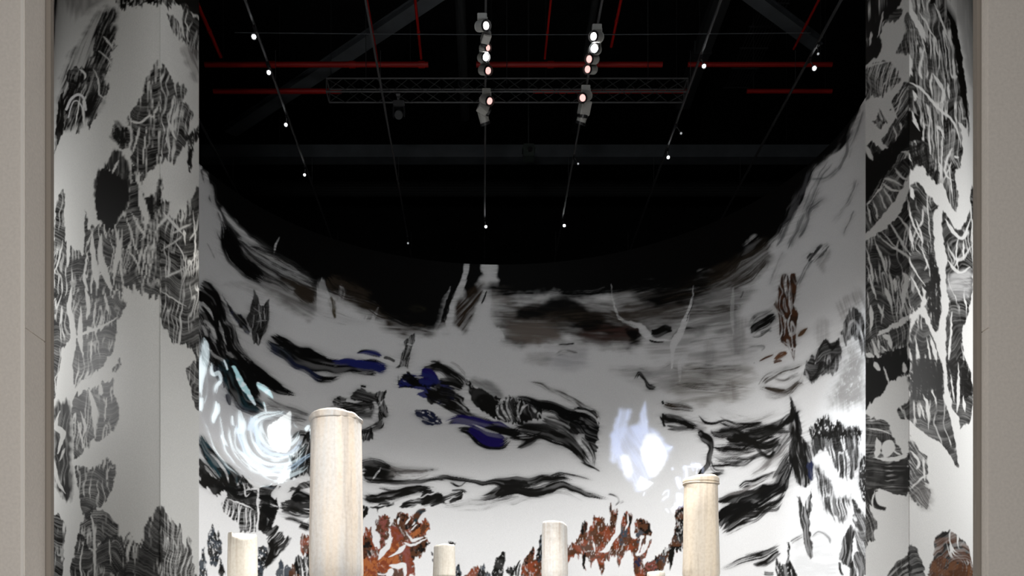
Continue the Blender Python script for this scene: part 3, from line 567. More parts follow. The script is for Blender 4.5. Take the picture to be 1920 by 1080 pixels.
# left whirl
c.stroke(F1('60,120 130,200 190,320 260,440 340,560 400,640'), [22, 24, 24, 22, 18, 14], dens=.72, hf=2.2, lf=50, col=BLACK, edge=.4, wob=6)
c.stroke(F1('60,90 150,180 250,330 330,470'), [5, 10, 10, 4], dens=.6, lf=60)
c.stroke(F1('50,260 100,380 150,500 210,600 240,740'), [8, 10, 12, 10, 3], dens=.6, lf=40, wob=5)
for s, w in [('100,160 150,260 160,330 210,400', 2.5), ('120,330 150,380 200,410 240,470', 3), ('70,230 110,290 130,350', 2.5), ('200,300 240,380', 2), ('250,470 300,540', 3)]: c.stroke(F1(s), w, dens=.8, col=PAPER, al=.6, lf=30, wob=5)
for s, w, d, cc in [('376,560 392,590 402,625 412,650 430,680', [4, 6, 6, 6, 4], .7, BLACK), ('374,600 384,625 392,655 404,690 410,720', [4, 6, 6, 5, 2], .75, BLACK), ('388,572 404,600 420,640 440,668 462,690', [3, 5, 6, 6, 3], .75, BLACK), ('374,648 380,668 392,690', [4, 6, 2], .6, BLACK),
                    ('398,640 410,665 425,690 436,712', [3, 4, 4, 2], .6, INK), ('380,560 396,578 404,600', [2, 3, 1], .8, PAPER), ('384,602 396,612 400,628 408,640', [1.5, 3, 3, 1], .8, PAPER), ('392,650 402,668 418,680 424,694', [1.5, 3, 3, 1], .7, PAPER), ('408,600 420,628 432,650', [1, 2.6, 1], .7, PAPER), ('376,606 384,618 386,632', [2, 4, 2], .8, PAPER)]:
    c.stroke(P(s), w, dens=d, col=cc, lf=25, wob=7)
c.stroke(F1('200,530 280,620 330,740 400,850 500,905 570,925'), [8, 14, 16, 14, 10, 3], dens=.98, col=BLACK, col2=TEAL, edge=.4)
c.stroke(F1('300,560 380,640 440,760 520,840'), [8, 14, 10, 3], dens=.9, col=BLACK, edge=.5)
c.stroke(F1('350,490 430,590 520,675 620,730 700,780 798,810'), [5, 12, 12, 9, 6, 1], dens=.93, col=BLACK, edge=.6)
c.stroke(F1('500,600 600,680 700,740'), 2, dens=.5)
c.stroke(F1('380,880 500,940 620,930 760,960 880,1000'), [4, 10, 14, 14, 10], dens=.42, col=UMB, al=.7)
c.stroke(F1('540,820 640,890 760,940 880,985'), [4, 9, 12, 8], dens=.5, col=(.08, .08, .08), al=.8, lf=90)
c.stroke(F1('262,790 280,830 296,885'), [2, 4, 1], dens=.85, lf=20); c.stroke(F1('215,620 240,700 250,760'), 3, dens=.7)
# lower left
c.stroke(G1('45,10 100,120 170,215 250,300 320,400 380,460'), [6, 8, 10, 14, 16, 14], dens=.92, col=BLACK, col2=TEAL, lf=40)
c.blob(G1('55,190 90,235 130,310 170,350 240,402 242,440 182,482 120,420 60,400'), tex='dry', dens=.68, ang=50, finger=8)
c.blob(G1('190,260 270,310 330,395 345,470 420,445 492,435 500,540 640,548 640,600 602,690 560,760 500,730 490,600 380,565 330,530 258,500 262,430 228,350'), tex='both', dens=.95, ang=8, finger=4, vein=.12, vw=6, bend=8)
c.blob(G1('505,420 600,402 662,398 640,432 590,470 642,482 650,560 622,640 600,700 500,740 510,560'), tex='both', dens=.94, ang=6, finger=4, vein=.12)
c.blob(G1('240,500 350,508 482,580 484,745 440,752 360,752 352,690 270,640 222,572'), tex='both', dens=.55, ang=100, finger=5, vein=.4)
for s, w in [('500,420 492,520 498,640 480,760', [3, 2.6, 2]), ('340,470 400,440 480,450', 1.2), ('370,340 350,400 380,430', 2), ('555,600 600,600 560,700', 1.4), ('258,500 380,540 460,580', 1.4), ('330,430 430,420', 1.4), ('500,560 620,560', 1), ('560,600 570,680', .9), ('400,560 410,700', .9), ('350,520 352,660', .9), ('650,400 600,520 640,560', [6, 2])]: c.vein(G1(s), w)
c.blob(G1('350,320 390,340 425,380 455,412 375,422 345,380'), tex='speck', dens=.9, ang=60)
for s in ['120,780 150,700 182,750 200,725 215,800 226,880 200,960 160,1012 130,940 114,850', '58,960 88,840 102,930 110,1020 122,1090 50,1090', '203,1000 222,960 242,1030 256,1090 200,1090']:
    c.blob(G1(s), tex='speck', dens=.88, ang=86, finger=11, fw=2.6, vein=.35, col=INK, col2=SLATE, soft=1.2)
c.blob(G1('495,880 560,868 572,900 545,990 522,1090 490,1090'), tex='speck', dens=.84, ang=70, col=INK, col2=SLATE, vein=.4, vw=4)
c.blob(G1('560,800 640,756 736,812 650,925 535,1030 580,900 604,850'), tex='dry', dens=.62, ang=-50, finger=8, soft=2)
c.stroke(G1('570,800 600,860 570,950 540,1030'), [5, 8, 6, 2], dens=.8, lf=40); c.stroke(G1('560,780 600,740 640,690'), [4, 5, 2], dens=.8)
c.blob(G1('738,340 760,200 785,120 825,50 900,10 900,300 832,305 770,335'), tex='dry', dens=.66, ang=105, finger=8)
c.blob(G1('720,450 800,392 900,360 900,420 780,432'), tex='strata', dens=.45, ang=-20, vein=.1)
c.blob(G1('660,548 740,505 800,468 900,490 900,620 780,602 700,598'), tex='dry', dens=.8, ang=8, finger=5)
c.wash(G1('650,600 900,600 900,740 800,690'), al=.7, col=INK, ang=12, soft=6, streak=.9)
c.vein(G1('880,640 820,700 790,720'), 3); c.stroke(G1('800,690 850,700 890,720'), 6, dens=.7)
c.blob(G1('822,770 852,768 900,775 900,900 845,922 808,900'), tex='speck', dens=.9, col=RUST, col2=BROWN, ang=88, finger=8)
c.blob(G1('768,970 800,920 832,940 900,880 900,1100 800,1100'), tex='speck', dens=.92, ang=88, finger=6, col=INK)
c.blob(G1('640,1030 668,955 690,1010 740,1015 752,1100 636,1100'), tex='speck', dens=.95, ang=88, finger=4, col=SLATE)
c.blob(G1('745,1015 800,1005 805,1100 735,1100'), tex='speck', dens=.9, ang=88, finger=5, col=INK, col2=BROWN)
for s, w, d, cc in [('400,905 420,915 440,918 470,912', [3, 5, 5, 2], .85, BLACK), ('430,925 460,928 480,926', [4, 6, 3], .9, BLACK), ('486,930 505,938 520,945', [5, 7, 4], .9, BLACK), ('490,950 505,958 516,972', [5, 8, 5], .9, BLACK), ('488,975 500,985 508,995', [4, 6, 3], .8, BLACK), ('540,936 560,930 582,938', [4, 8, 6], .92, BLACK),
                    ('530,955 556,958 582,965', [4, 6, 4], .6, INK), ('528,972 556,978 582,990', [3, 5, 3], .5, INK), ('545,850 552,880 548,900', [3, 5, 3], .75, BLACK), ('560,830 566,860 572,885', [4, 5, 4], .7, INK), ('548,825 560,815 575,820', [3, 5, 4], .7, INK), ('380,862 396,880 415,900', [3, 5, 3], .6, INK), ('378,890 392,900 402,916', [3, 5, 2], .7, INK),
                    ('396,850 412,868 424,890 430,905', [2, 3, 3, 1], .8, PAPER), ('452,905 462,930 470,925', [1, 2, 1], .8, PAPER)]:
    c.stroke(P(s), w, dens=d, col=cc, lf=22, wob=6)
# waves right of the tall column
c.stroke(G1('1260,290 1340,285 1440,310 1540,330'), [12, 18, 14, 6], dens=.93, lf=120); c.stroke(G1('1270,230 1330,222 1420,260 1560,290 1700,285 1865,274'), [4, 7, 8, 7, 5, 3], dens=.55, lf=120); c.stroke(G1('1450,300 1600,320 1800,300'), [12, 12, 4], dens=.42, lf=120, col=GREY)
c.vein(G1('1340,370 1380,320 1418,268'), [.8, 1.6, .8])
c.stroke(G1('1270,345 1400,370 1550,382 1700,375 1920,345'), [2, 4, 4, 3, 3], dens=.7, lf=120)
c.stroke(G1('1260,465 1400,500 1550,465 1700,440 1830,432'), [6, 9, 9, 8, 3], dens=.72, lf=90); c.stroke(G1('1400,420 1550,430 1750,425'), [2, 4, 2], dens=.6); c.stroke(G1('1280,480 1360,520 1500,540'), [4, 5, 3], dens=.7)
c.blob(G1('1560,560 1600,520 1700,500 1800,470 1880,460 1870,510 1780,540 1700,545 1620,570'), tex='dry', dens=.66, ang=-18, finger=5, fw=2.5)
c.blob(G1('1320,570 1400,545 1520,530 1480,560 1400,575 1390,610 1375,580'), tex='dry', dens=.75, ang=-8, finger=4); c.blob(G1('1270,560 1330,570 1330,600 1295,640 1270,655'), tex='speck', dens=.92, ang=70, finger=4)
c.stroke(G1('1270,620 1300,600 1310,560'), 3, dens=.7)
# rust coral
c.blob(G1('1270,880 1312,705 1350,762 1362,835 1400,868 1410,800 1372,700 1402,640 1452,618 1482,680 1470,780 1440,850 1490,832 1502,780 1494,690 1530,650 1580,598 1640,640 1692,598 1700,680 1742,655 1772,680 1782,730 1752,780 1782,830 1732,900 1700,932 1662,972 1622,1100 1270,1100'),
       tex='speck', dens=.94, vein=.2, vw=8, vl=20, ang=80, finger=6, fw=3, col=RUST, col2=BROWN, cs=14, rough=4)
for s, cc, c2 in [('1405,650 1450,630 1475,700 1440,820 1420,880 1405,760', ROSE, BROWN), ('1495,700 1560,740 1580,800 1540,840 1500,830', ROSE, RUST), ('1530,650 1590,610 1640,660 1720,700 1680,760 1600,720 1560,720', INK, BROWN), ('1620,840 1700,830 1780,830 1720,910 1660,960 1620,930', INK, BROWN), ('1690,720 1760,680 1775,740 1720,770 1640,780', BROWN, ORANGE),
                  ('1450,870 1520,820 1560,860 1520,900 1460,930', ORANGE, RUST), ('1390,950 1480,920 1560,950 1560,1000 1500,1030 1420,1060 1370,1010', ORANGE, RUST), ('1560,880 1620,860 1650,940 1630,1080 1600,1060 1580,960', ROSE, RUST), ('1280,960 1380,940 1380,1090 1280,1090', RUST, ORANGE), ('1280,830 1320,790 1350,860 1330,930 1285,940', BROWN, INK), ('1640,1020 1672,1030 1660,1080 1640,1070', ROSE, RUST)]:
    c.blob(G1(s), tex='speck', dens=.95, vein=.05, ang=85, finger=4, fw=2.5, col=cc, col2=c2, cs=5, rough=3)
for s, w in [('1505,790 1470,860 1430,900 1395,960', [2, 4, 6, 3]), ('1600,745 1640,800 1660,815 1730,790', [.8, 2, 3, 3]), ('1600,850 1540,905 1475,940', [4, 3, 2]), ('1590,830 1650,850 1760,800', [3, 2]), ('1480,1000 1540,1010 1590,1000 1600,1090', [3, 5, 6]), ('1390,1055 1430,1070 1510,1050', 1.3), ('1555,640 1545,690', 2), ('1700,640 1650,700', 1.5), ('1640,640 1600,690', 1.5), ('1500,1030 1470,1090', 6), ('1365,760 1372,840', 1.4), ('1690,690 1640,740', 1.2)]: c.vein(G1(s), w)
c.stroke(G1('1670,670 1710,610 1765,585'), [3, 4, 2], dens=.95, col=TEAL, col2=BROWN)
# centre whorls (F2 lower left)
c.stroke(F2('0,590 100,600 200,665 295,740'), [5, 8, 9, 4], dens=.78, lf=50); c.stroke(F2('20,560 70,545 130,570'), 3, dens=.7, lf=15); c.stroke(F2('170,540 230,590 300,660'), 3, dens=.4, col=GREY)
c.stroke(F2('-40,640 20,660 90,720'), [6, 10, 3], dens=.85, col=BLUE, col2=VIOLET); c.stroke(F2('80,690 180,710 280,760'), [5, 8, 5], dens=.7)
c.blob(F2('0,750 60,780 120,735 200,770 275,820 290,870 340,950 200,900 110,860 50,870 0,850'), tex='dry', dens=.78, ang=30, finger=6, fw=2.5)
c.stroke(F2('60,840 180,900 300,960 420,1000 540,1010'), [4, 7, 6, 5, 3], dens=.68, lf=60)
c.blob(F2('300,700 350,740 420,770 500,800 556,830 530,880 515,980 440,935 380,892 325,830'), tex='dry', dens=.86, ang=60, finger=7, vein=.35, vw=5, vl=12, fw=2.5)
c.wash(F2('320,700 450,690 560,760 556,830 440,780'), al=.5, ang=35, soft=6, col=INK)
c.blob(F2('520,890 570,860 622,808 700,838 780,850 866,868 866,960 742,1012 640,1012 560,1000 510,960'), tex='dry', dens=.76, ang=70, finger=6, vein=.4, vw=5, vl=22, fw=2.5)
for s, w in [('560,860 570,920 620,990', 2), ('620,810 600,880 640,1000', 2), ('700,840 680,920 700,1000', 1.6), ('540,880 530,940 590,1000', 2), ('770,870 720,900 690,960', 2)]: c.vein(F2(s), w)
c.stroke(F2('640,830 720,830 820,870 900,885 980,920 1080,965 1180,990 1260,1030'), [2, 4, 7, 8, 9, 11, 12, 10], dens=.88, lf=80, col=BLACK)
c.blob(F2('1100,900 1150,890 1240,915 1292,965 1292,1050 1280,1180 1250,1230 1180,1100 1080,1090 1080,1000 1180,990'), tex='streak', dens=.92, ang=35, finger=5, col=BLACK, vein=.25, vw=8)
c.stroke(F2('1110,905 1200,930 1270,975 1290,1040'), [2, 3, 2, 1], col=PAPER, dens=.7)
c.stroke(F2('860,970 960,1010 1060,1060 1160,1150'), [6, 9, 10, 6], dens=.6, lf=70); c.stroke(F2('650,1020 760,1040 900,1060 1000,1100'), [3, 6, 7, 5], dens=.65, lf=60)
c.blob(P('776,774 790,768 806,770 820,780 828,790 818,798 800,797 788,790'), tex='speck', dens=.8, col=NAVY, ang=20, finger=4, fw=2)
c.stroke(F2('140,1010 230,980 360,1010 500,1040 640,1075'), [3, 7, 8, 8, 4], dens=.92, col=VIOLET, col2=BLACK, cs=40)
c.stroke(F2('200,1050 330,1080 460,1160 560,1180 640,1130'), [2, 6, 9, 8, 4], dens=.9, col=BLACK)
c.stroke(F2('300,1040 420,1090 520,1130 600,1120'), [5, 11, 13, 5], dens=.93, col=VIOLET, edge=.4)
c.stroke(F2('430,1050 560,1070 720,1100'), [3, 6, 7], dens=.9, col=BLACK); c.stroke(F2('330,1020 450,1062 560,1080'), [1, 2.5, 1], dens=.8, col=PAPER)
c.stroke(G2('620,20 720,-20 830,-10 940,30 1040,60 1120,130 1190,200 1245,290'), [4, 8, 11, 12, 11, 9, 6, 2], dens=.86, lf=90); c.stroke(G2('650,110 740,70 860,40 960,70'), [3, 6, 5, 3], dens=.65, lf=20, wob=6); c.stroke(G2('600,40 760,50 900,10'), [3, 6, 4], dens=.6, lf=20)
c.stroke(G2('1140,40 1210,100 1245,180 1250,260'), [4, 6, 5, 2], dens=.5); c.stroke(G2('1150,210 1220,262 1300,305'), [2, 3, 1], dens=.8, lf=15)
# mid waves
c.stroke(G2('-60,375 0,362 200,340 320,360 420,385 520,375 600,388 760,382 900,350 1020,332 1130,378'), [2, 2, 4, 3, 3, 6, 9, 8, 6, 5, 1], dens=.8, lf=90)
c.blob(G2('590,372 680,358 760,370 760,405 700,415 600,408'), tex='streak', dens=.95, ang=2, vein=0, finger=3)
c.stroke(G2('340,510 480,480 570,440 680,440 780,455 900,435 1020,400 1100,420 1250,480 1400,522'), [3, 6, 8, 7, 9, 9, 8, 7, 4, 1], dens=.72, lf=110, col=INK)
c.stroke(G2('500,480 600,440 700,440 800,460 920,440'), [4, 6, 5, 7, 5], dens=.9)
c.stroke(G2('100,560 260,540 420,520 560,500 760,470'), [3, 6, 8, 7, 3], dens=.42, col=INK, al=.8); c.stroke(G2('180,590 400,580 600,530 860,480 1040,460 1200,530'), [1, 3, 4, 4, 3, 1], dens=.35, al=.7)
c.stroke(G2('160,360 240,400 300,360'), 3, dens=.6, lf=15); c.stroke(G2('880,370 1000,320 1120,330 1280,370'), [2, 4, 3, 1], dens=.4)
c.blob(G2('-30,420 60,450 120,480 200,460 275,440 245,510 100,542 -30,560'), tex='dry', dens=.7, ang=-25, finger=6, fw=2.5)
c.stroke(G2('180,440 260,440 300,470'), 3, dens=.7, lf=20)
# rust trees right
c.blob(G2('1050,870 1110,822 1150,772 1182,665 1204,680 1202,742 1240,700 1252,625 1290,655 1322,640 1352,700 1382,660 1370,575 1385,540 1398,600 1432,590 1422,700 1402,780 1362,850 1312,880 1342,960 1312,1062 1290,1000 1262,950 1242,1012 1216,960 1192,920 1192,1032 1172,1022 1165,900 1142,960 1120,900 1050,990'),
       tex='speck', dens=.92, vein=.10, ang=88, finger=7, fw=2.6, col=RUST, col2=BROWN, cs=9, rough=2.5)
c.blob(G2('1380,560 1400,610 1432,595 1420,700 1390,760 1370,700'), tex='speck', dens=.9, col=INK, col2=BROWN, ang=88); c.blob(G2('1165,700 1200,672 1200,740 1160,770'), tex='speck', dens=.95, col=INK, ang=88)
c.blob(G2('1172,920 1192,920 1190,1030 1174,1020'), tex='solid', finger=3, vein=0)
c.stroke(G2('1350,480 1380,465 1430,480 1440,520 1400,560'), 2.5, dens=.6, lf=15); c.stroke(G2('1440,540 1480,520'), 3, dens=.35, lf=10)
c.blob(G2('1310,925 1382,850 1422,770 1452,700 1490,598 1542,630 1542,700 1532,760 1590,802 1560,740 1560,680 1602,650 1662,680 1684,760 1652,790 1622,860 1590,922 1640,870 1672,815 1690,790 1672,880 1622,960 1640,1100 1560,1100 1552,940 1500,885 1442,1012 1420,920 1342,960'),
       tex='speck', dens=.93, vein=.10, ang=88, finger=7, fw=2.6, col=BROWN, col2=RUST, cs=9, rough=2.5)
for s, cc in [('1452,740 1500,700 1500,800 1440,860', SLATE), ('1570,760 1640,720 1640,800 1590,880', SLATE), ('1560,670 1610,650 1680,700 1680,770 1640,760', INK), ('1480,600 1540,640 1520,720 1490,690', INK), ('1555,950 1600,940 1590,1040 1560,1040', NAVY)]: c.blob(G2(s), tex='speck', dens=.85, col=cc, col2=BROWN, ang=88, finger=5, vein=.03, cs=6)
for s, w in [('1300,900 1350,880 1400,800 1440,740 1450,600', [4, 5, 4, 5, 3]), ('1510,600 1512,680 1490,740', 1.5), ('1610,780 1600,860 1580,920 1640,880 1680,780', [4, 2, 2, 2, 2]), ('1250,820 1260,900', 1.5), ('1545,640 1540,760 1560,800', 3), ('1600,800 1625,780', 3)]: c.vein(G2(s), w)
c.blob(G2('1640,985 1742,930 1792,870 1832,830 1862,730 1860,640 1890,560 1960,560 1960,860 1852,900 1832,1034 1812,950 1772,1032 1690,1060 1640,1100'), tex='speck', dens=.92, vein=.10, ang=88, finger=7, fw=2.6, col=BROWN, col2=INK, cs=9, rough=2.5)
c.blob(G2('1710,960 1780,900 1790,960 1750,1040 1700,1040'), tex='speck', dens=.85, col=SLATE, col2=BROWN, ang=88); c.blob(G2('1640,990 1720,960 1720,1040 1640,1060'), tex='speck', dens=.85, col=ROSE, col2=BROWN, ang=88, cs=5)
c.blob(G2('1820,880 1860,860 1832,1034 1818,960'), tex='solid', vein=0, finger=4)
c.stroke(G2('1870,640 1890,590 1930,570'), 3, dens=.8, lf=20)
# shrubs along the bottom
for s, a, b in [('222,1000 240,998 252,1020 256,1100 222,1100', SLATE, INK), ('300,1060 340,1018 380,1003 402,1040 402,1100 270,1100', BROWN, RUST), ('398,1020 418,990 436,1000 440,1100 385,1100', INK, SLATE), ('440,1050 480,1055 480,1100 440,1100', SLATE, INK), ('487,1040 510,970 548,930 577,895 592,930 582,1000 562,1100 500,1100', INK, INK),
                ('594,1035 640,1005 662,1010 640,1100 620,1080', INK, INK), ('716,1000 760,930 800,858 812,900 802,960 858,945 858,1100 716,1100', RUST, BROWN), ('820,960 842,830 866,770 866,970', INK, SLATE), ('740,960 800,860 810,900 790,960 740,990', INK, BROWN), ('160,836 186,815 216,842', INK, INK), ('36,900 50,900 50,924 38,918', INK, INK), ('40,950 50,945 52,975 42,970', INK, INK)]:
    c.blob(G2(s), tex='speck', dens=.93, col=a, col2=b, ang=86, finger=4, fw=2.4, cs=6, vein=.03, rough=2.2)
for s in ['660,1090 670,1020 708,960', '680,1090 690,1030 705,980', '640,1080 660,1040 680,1000']: c.stroke(G2(s), [2.5, 2.5, 1], dens=.8, lf=30)
# F3: marks on the right part
for s, w, d, cc in [('1230,560 1300,540 1370,520 1420,480', [8, 16, 16, 6], .5, UMB), ('1210,590 1300,585 1400,575', [6, 12, 5], .4, UMB), ('1180,535 1260,540 1340,530', [10, 16, 6], .65, BLACK), ('1370,540 1410,520 1440,480', [8, 12, 4], .6, UMB), ('1300,560 1380,550 1430,540', [6, 9, 3], .35, GREY),
                    ('1250,690 1320,700 1400,690', [6, 12, 6], .35, UMB), ('1260,720 1340,728 1400,720', [6, 10, 4], .35, UMB), ('1340,770 1400,790 1470,770', [5, 12, 5], .3, GREY), ('1250,775 1290,790 1330,800', [6, 12, 8], .4, GREY), ('1330,810 1400,828 1480,800', [8, 16, 8], .45, GREY), ('1340,850 1420,850 1480,810', [5, 10, 4], .35, GREY),
                    ('1010,640 1080,650 1150,640', [4, 10, 4], .25, GREY), ('1000,600 1100,590 1200,610', [6, 14, 6], .45, UMB), ('1150,690 1220,700 1270,680', [4, 8, 3], .25, GREY), ('1440,870 1475,820 1490,780', [4, 9, 4], .5, INK), ('1400,900 1450,860 1485,830', [3, 8, 3], .45, GREY)]:
    c.stroke(P(s), w, dens=d, col=cc, lf=60, al=.9)
c.stroke(F3('70,335 130,335 200,315 250,320'), 5, dens=.8, lf=20, wob=5); c.stroke(F3('60,398 150,402'), 2, dens=.7); c.stroke(F3('240,400 270,350 330,300 420,300 520,275'), [4, 4, 4, 4, 2], dens=.5, lf=15, wob=4)
c.vein(F3('402,-20 395,60 372,150 335,250 300,340 250,430 240,600'), [.8, 2, 3, 5, 7, 9, 6], rough=.4); c.stroke(F3('400,40 375,180 350,270'), 1, dens=.7)
c.vein(F3('700,0 690,200 700,350'), [4, 3, 2], al=.5); c.stroke(F3('740,80 770,20'), 2, dens=.6); c.vein(F3('370,480 300,560 300,700'), 4, al=.5)
for s, w, d in [('820,345 880,285 960,235 1030,195', [5, 8, 7, 3], .7), ('800,300 870,230 1000,150', [3, 5, 3], .4), ('830,372 900,350 1000,300', [1, 3, 2], .6), ('890,340 960,320 990,325', 3, .5), ('960,270 1000,240 1030,250', 4, .5), ('810,440 920,440 900,470', 3, .5), ('300,590 420,560 600,580 820,570', 3, .4), ('340,420 500,390 700,370', 3, .3)]: c.stroke(F3(s), w, dens=d, lf=40)
c.blob(P('1457,560 1452,572 1460,590 1461,620 1465,640 1478,652 1484,664 1489,676 1491,660 1493,640 1492,620 1495,598 1495,580 1488,574 1492,562 1494,535 1492,515 1484,513 1480,528 1478,515 1471,513 1466,520 1460,535 1458,548'), col=BROWN, col2=(.04, .02, .012), tex='solid', vein=.75, vw=4.5, vl=24, finger=3, ang=85, rough=1.5, cs=8)
for s, w in [('1475,514 1472,535 1476,560', [1.5, 2, 1]), ('1482,530 1480,560 1484,590', [2, 1.4, 1]), ('1462,585 1472,600 1470,630', 1.2), ('1484,585 1478,610 1486,640', 1.2), ('1468,640 1480,650 1488,668', 1)]: c.vein(P(s), w)
c.stroke(F3('890,556 940,530 1002,500'), [1, 2, 1], dens=.95, col=BROWN); c.stroke(F3('1005,535 1060,505 1110,485'), [2, 4, 2], dens=.7, col=(.12, .05, .02), lf=15); c.stroke(F3('1010,555 1060,540'), 3, dens=.7, col=BROWN, lf=10); c.stroke(F3('1180,362 1220,325 1262,292'), [1, 4, 1], dens=.8, col=(.09, .045, .02), lf=20); c.stroke(F3('845,562 856,562'), 1, dens=1)
for s, w, d in [('880,740 960,670 1060,630 1150,600 1250,565', [3, 7, 7, 6, 3], .42), ('900,745 1000,770 1100,765 1180,700 1230,640', [3, 6, 7, 6, 4], .45), ('920,745 990,765 1050,775 1110,765', [1, 3, 3, 1], .85), ('930,800 1040,815 1120,790', 5, .4), ('1000,690 1080,700 1140,660 1200,640', 4, .4), ('1100,810 1150,770 1200,720 1240,740', 4, .5)]: c.stroke(F3(s), w, dens=d, lf=50, col=UMB)
c.blob(F3('1285,490 1312,552 1350,440 1400,378 1445,430 1492,368 1512,460 1502,560 1442,642 1372,642 1292,722 1228,640'), tex='strata', dens=.62, ang=88, finger=6, vein=.35, bend=14, sp=3.5)
c.stroke(F3('1286,500 1310,550 1345,455 1398,392 1442,458 1490,385'), [2.8, 3, 3, 3, 3, 2], dens=.95, lf=60, edge=.3, wob=1); c.stroke(F3('1240,650 1285,700 1330,640 1360,560 1400,600 1450,560 1490,480'), [3, 3, 3, 3, 4, 3, 2], dens=.7)
c.blob(F3('1505,350 1540,220 1600,148 1650,200 1700,320 1720,560 1660,480 1600,330 1545,450 1525,360'), tex='both', dens=.8, ang=88, finger=8, vein=.4)
c.stroke(F3('1530,400 1560,300 1600,240 1650,320 1690,440'), [2, 2.5, 3, 2.5, 2], dens=.7, col=PAPER); c.vein(F3('1480,340 1510,380 1530,500'), [1, 4, 3])
c.wash(F3('1480,120 1600,30 1700,60 1700,200 1600,110 1520,230'), al=.35, soft=8, ang=70, streak=.9, sw=2)
c.blob(F3('1530,470 1600,380 1700,520 1720,900 1400,900 1450,700'), tex='speck', dens=.9, col=(.33, .32, .31), ang=88, vein=0, soft=10, fade=22)
c.wash(F3('1320,260 1420,240 1400,380 1330,420'), al=.3, soft=8, ang=88, streak=.9, sw=2)
c.blob(F3('1118,808 1152,870 1202,1000 1214,1100 1120,1100 1130,950'), tex='streak', dens=.86, ang=80, finger=5, vein=.2)
c.stroke(F3('1040,1060 1110,990 1180,920 1215,920'), [6, 7, 4, 2], dens=.5)
c.stroke(F3('160,860 220,880 330,900 420,905'), [5, 6, 6, 3], dens=.6, col=UMB, lf=60); c.stroke(F3('165,850 175,880'), 3, dens=.9)
c.stroke(F3('162,935 200,975 300,990 400,1040 450,1070'), [5, 8, 6, 5, 3], dens=.85, lf=20); c.stroke(F3('180,1030 280,1050 420,1040'), 6, dens=.6, lf=20, wob=5); c.stroke(F3('165,930 170,990 190,1040'), 3, dens=.9)
for s, w, d in [('430,950 500,1010 620,1000 720,1022 900,1010', [2, 3, 3, 3, 2], .75), ('560,1080 700,1060 850,1030 940,1010', [3, 5, 5, 2], .7), ('760,1085 900,1070 1010,1050 1110,980', [4, 7, 8, 6], .75)]: c.stroke(F3(s), w, dens=d, lf=60)
c.blob(F3('1280,1040 1340,980 1390,950 1430,1000 1500,1010 1540,1060 1640,1040 1640,1120 1280,1120'), tex='speck', dens=.84, ang=86, finger=10, fw=2.4, vein=.5, vw=4)
# G3
for s, w, d, cc in [('1330,792 1370,800 1420,800 1470,796', [3, 5, 6, 3], .5, INK), ('1355,826 1400,838 1440,832 1475,816', [3, 5, 6, 3], .65, BLACK), ('1335,842 1380,846 1430,840', [4, 7, 4], .55, INK), ('1340,862 1390,866 1430,858', [4, 6, 3], .55, INK), ('1420,838 1445,846 1465,830', [4, 6, 3], .6, INK),
                    ('1470,800 1484,780 1490,760', [4, 6, 3], .7, INK), ('1486,800 1492,850 1496,900', [5, 7, 5], .8, BLACK), ('1500,820 1510,860 1516,895', [5, 7, 4], .75, INK), ('1350,950 1380,935 1430,922 1470,900', [4, 8, 8, 4], .85, BLACK), ('1355,985 1390,962 1440,948 1478,915', [5, 8, 7, 3], .7, BLACK), ('1380,915 1420,900 1460,880', [3, 6, 3], .55, INK), ('1490,770 1498,800 1500,830', [3, 5, 3], .8, BLACK)]:
    c.stroke(P(s), w, dens=d, col=cc, lf=35, wob=6)
c.stroke(G3('405,-20 500,45 532,110 518,180 512,240 472,290 470,330 560,322 640,300'), [4, 6, 3, 4, 4, 4, 4, 4, 2], dens=.9, lf=15, wob=4)
for s, w, d in [('520,0 700,15 900,10 1130,-20', [5, 8, 10, 6], .75), ('640,30 760,50 900,60 1040,20', [3, 6, 7, 4], .7), ('530,110 640,130 800,100 950,90 1060,50', [3, 6, 7, 7, 3], .6), ('520,180 650,195 850,200 990,140', [3, 5, 5, 3], .55), ('520,240 680,230 830,220', [4, 4, 2], .5), ('860,110 950,190 1010,130', [4, 5, 3], .65), ('540,210 560,290 640,310', 4, .6), ('440,40 480,20', 5, .8), ('540,-30 560,20 640,30', 3, .5)]: c.stroke(G3(s), w, dens=d, lf=45, wob=5)
c.stroke(G3('560,720 650,640 760,575 900,495 1020,425 1095,300 1145,130'), [14, 15, 14, 13, 12, 9, 5], dens=.8, lf=70, col=BLACK, wob=5)
c.stroke(G3('560,690 640,620 760,570 860,520'), [9, 10, 9, 4], dens=.97, col=BLACK); c.stroke(G3('570,540 640,510 720,480 860,450 960,420'), [6, 6, 5, 3, 2], dens=.75)
c.stroke(G3('600,790 690,700 820,640 1000,560 1080,480'), [5, 8, 8, 7, 4], dens=.62, lf=40, wob=6); c.stroke(G3('620,500 780,430 940,350'), [2, 5, 2], dens=.35, col=GREY)
c.stroke(G3('1140,60 1130,140 1080,250 1000,360'), [3, 6, 9, 4], dens=.5)
c.blob(G3('1130,-20 1190,10 1262,80 1292,200 1295,330 1252,392 1182,402 1158,330 1148,200'), tex='streak', dens=.82, ang=82, finger=8, vein=.45, vw=4)
c.blob(G3('1255,225 1302,240 1296,350 1262,355'), tex='streak', dens=.9, col=NAVY, ang=86, vein=0)
c.blob(G3('1185,470 1232,560 1292,425 1286,560 1272,700 1292,850 1294,940 1275,958 1240,880 1220,760 1194,640'), tex='streak', dens=.84, ang=84, finger=5, vein=.15)
c.blob(G3('1290,30 1420,-10 1640,-20 1640,150 1602,335 1502,332 1440,200 1380,140 1300,180'), tex='both', dens=.9, ang=86, finger=9, vein=.7, vw=5, soft=1.5)
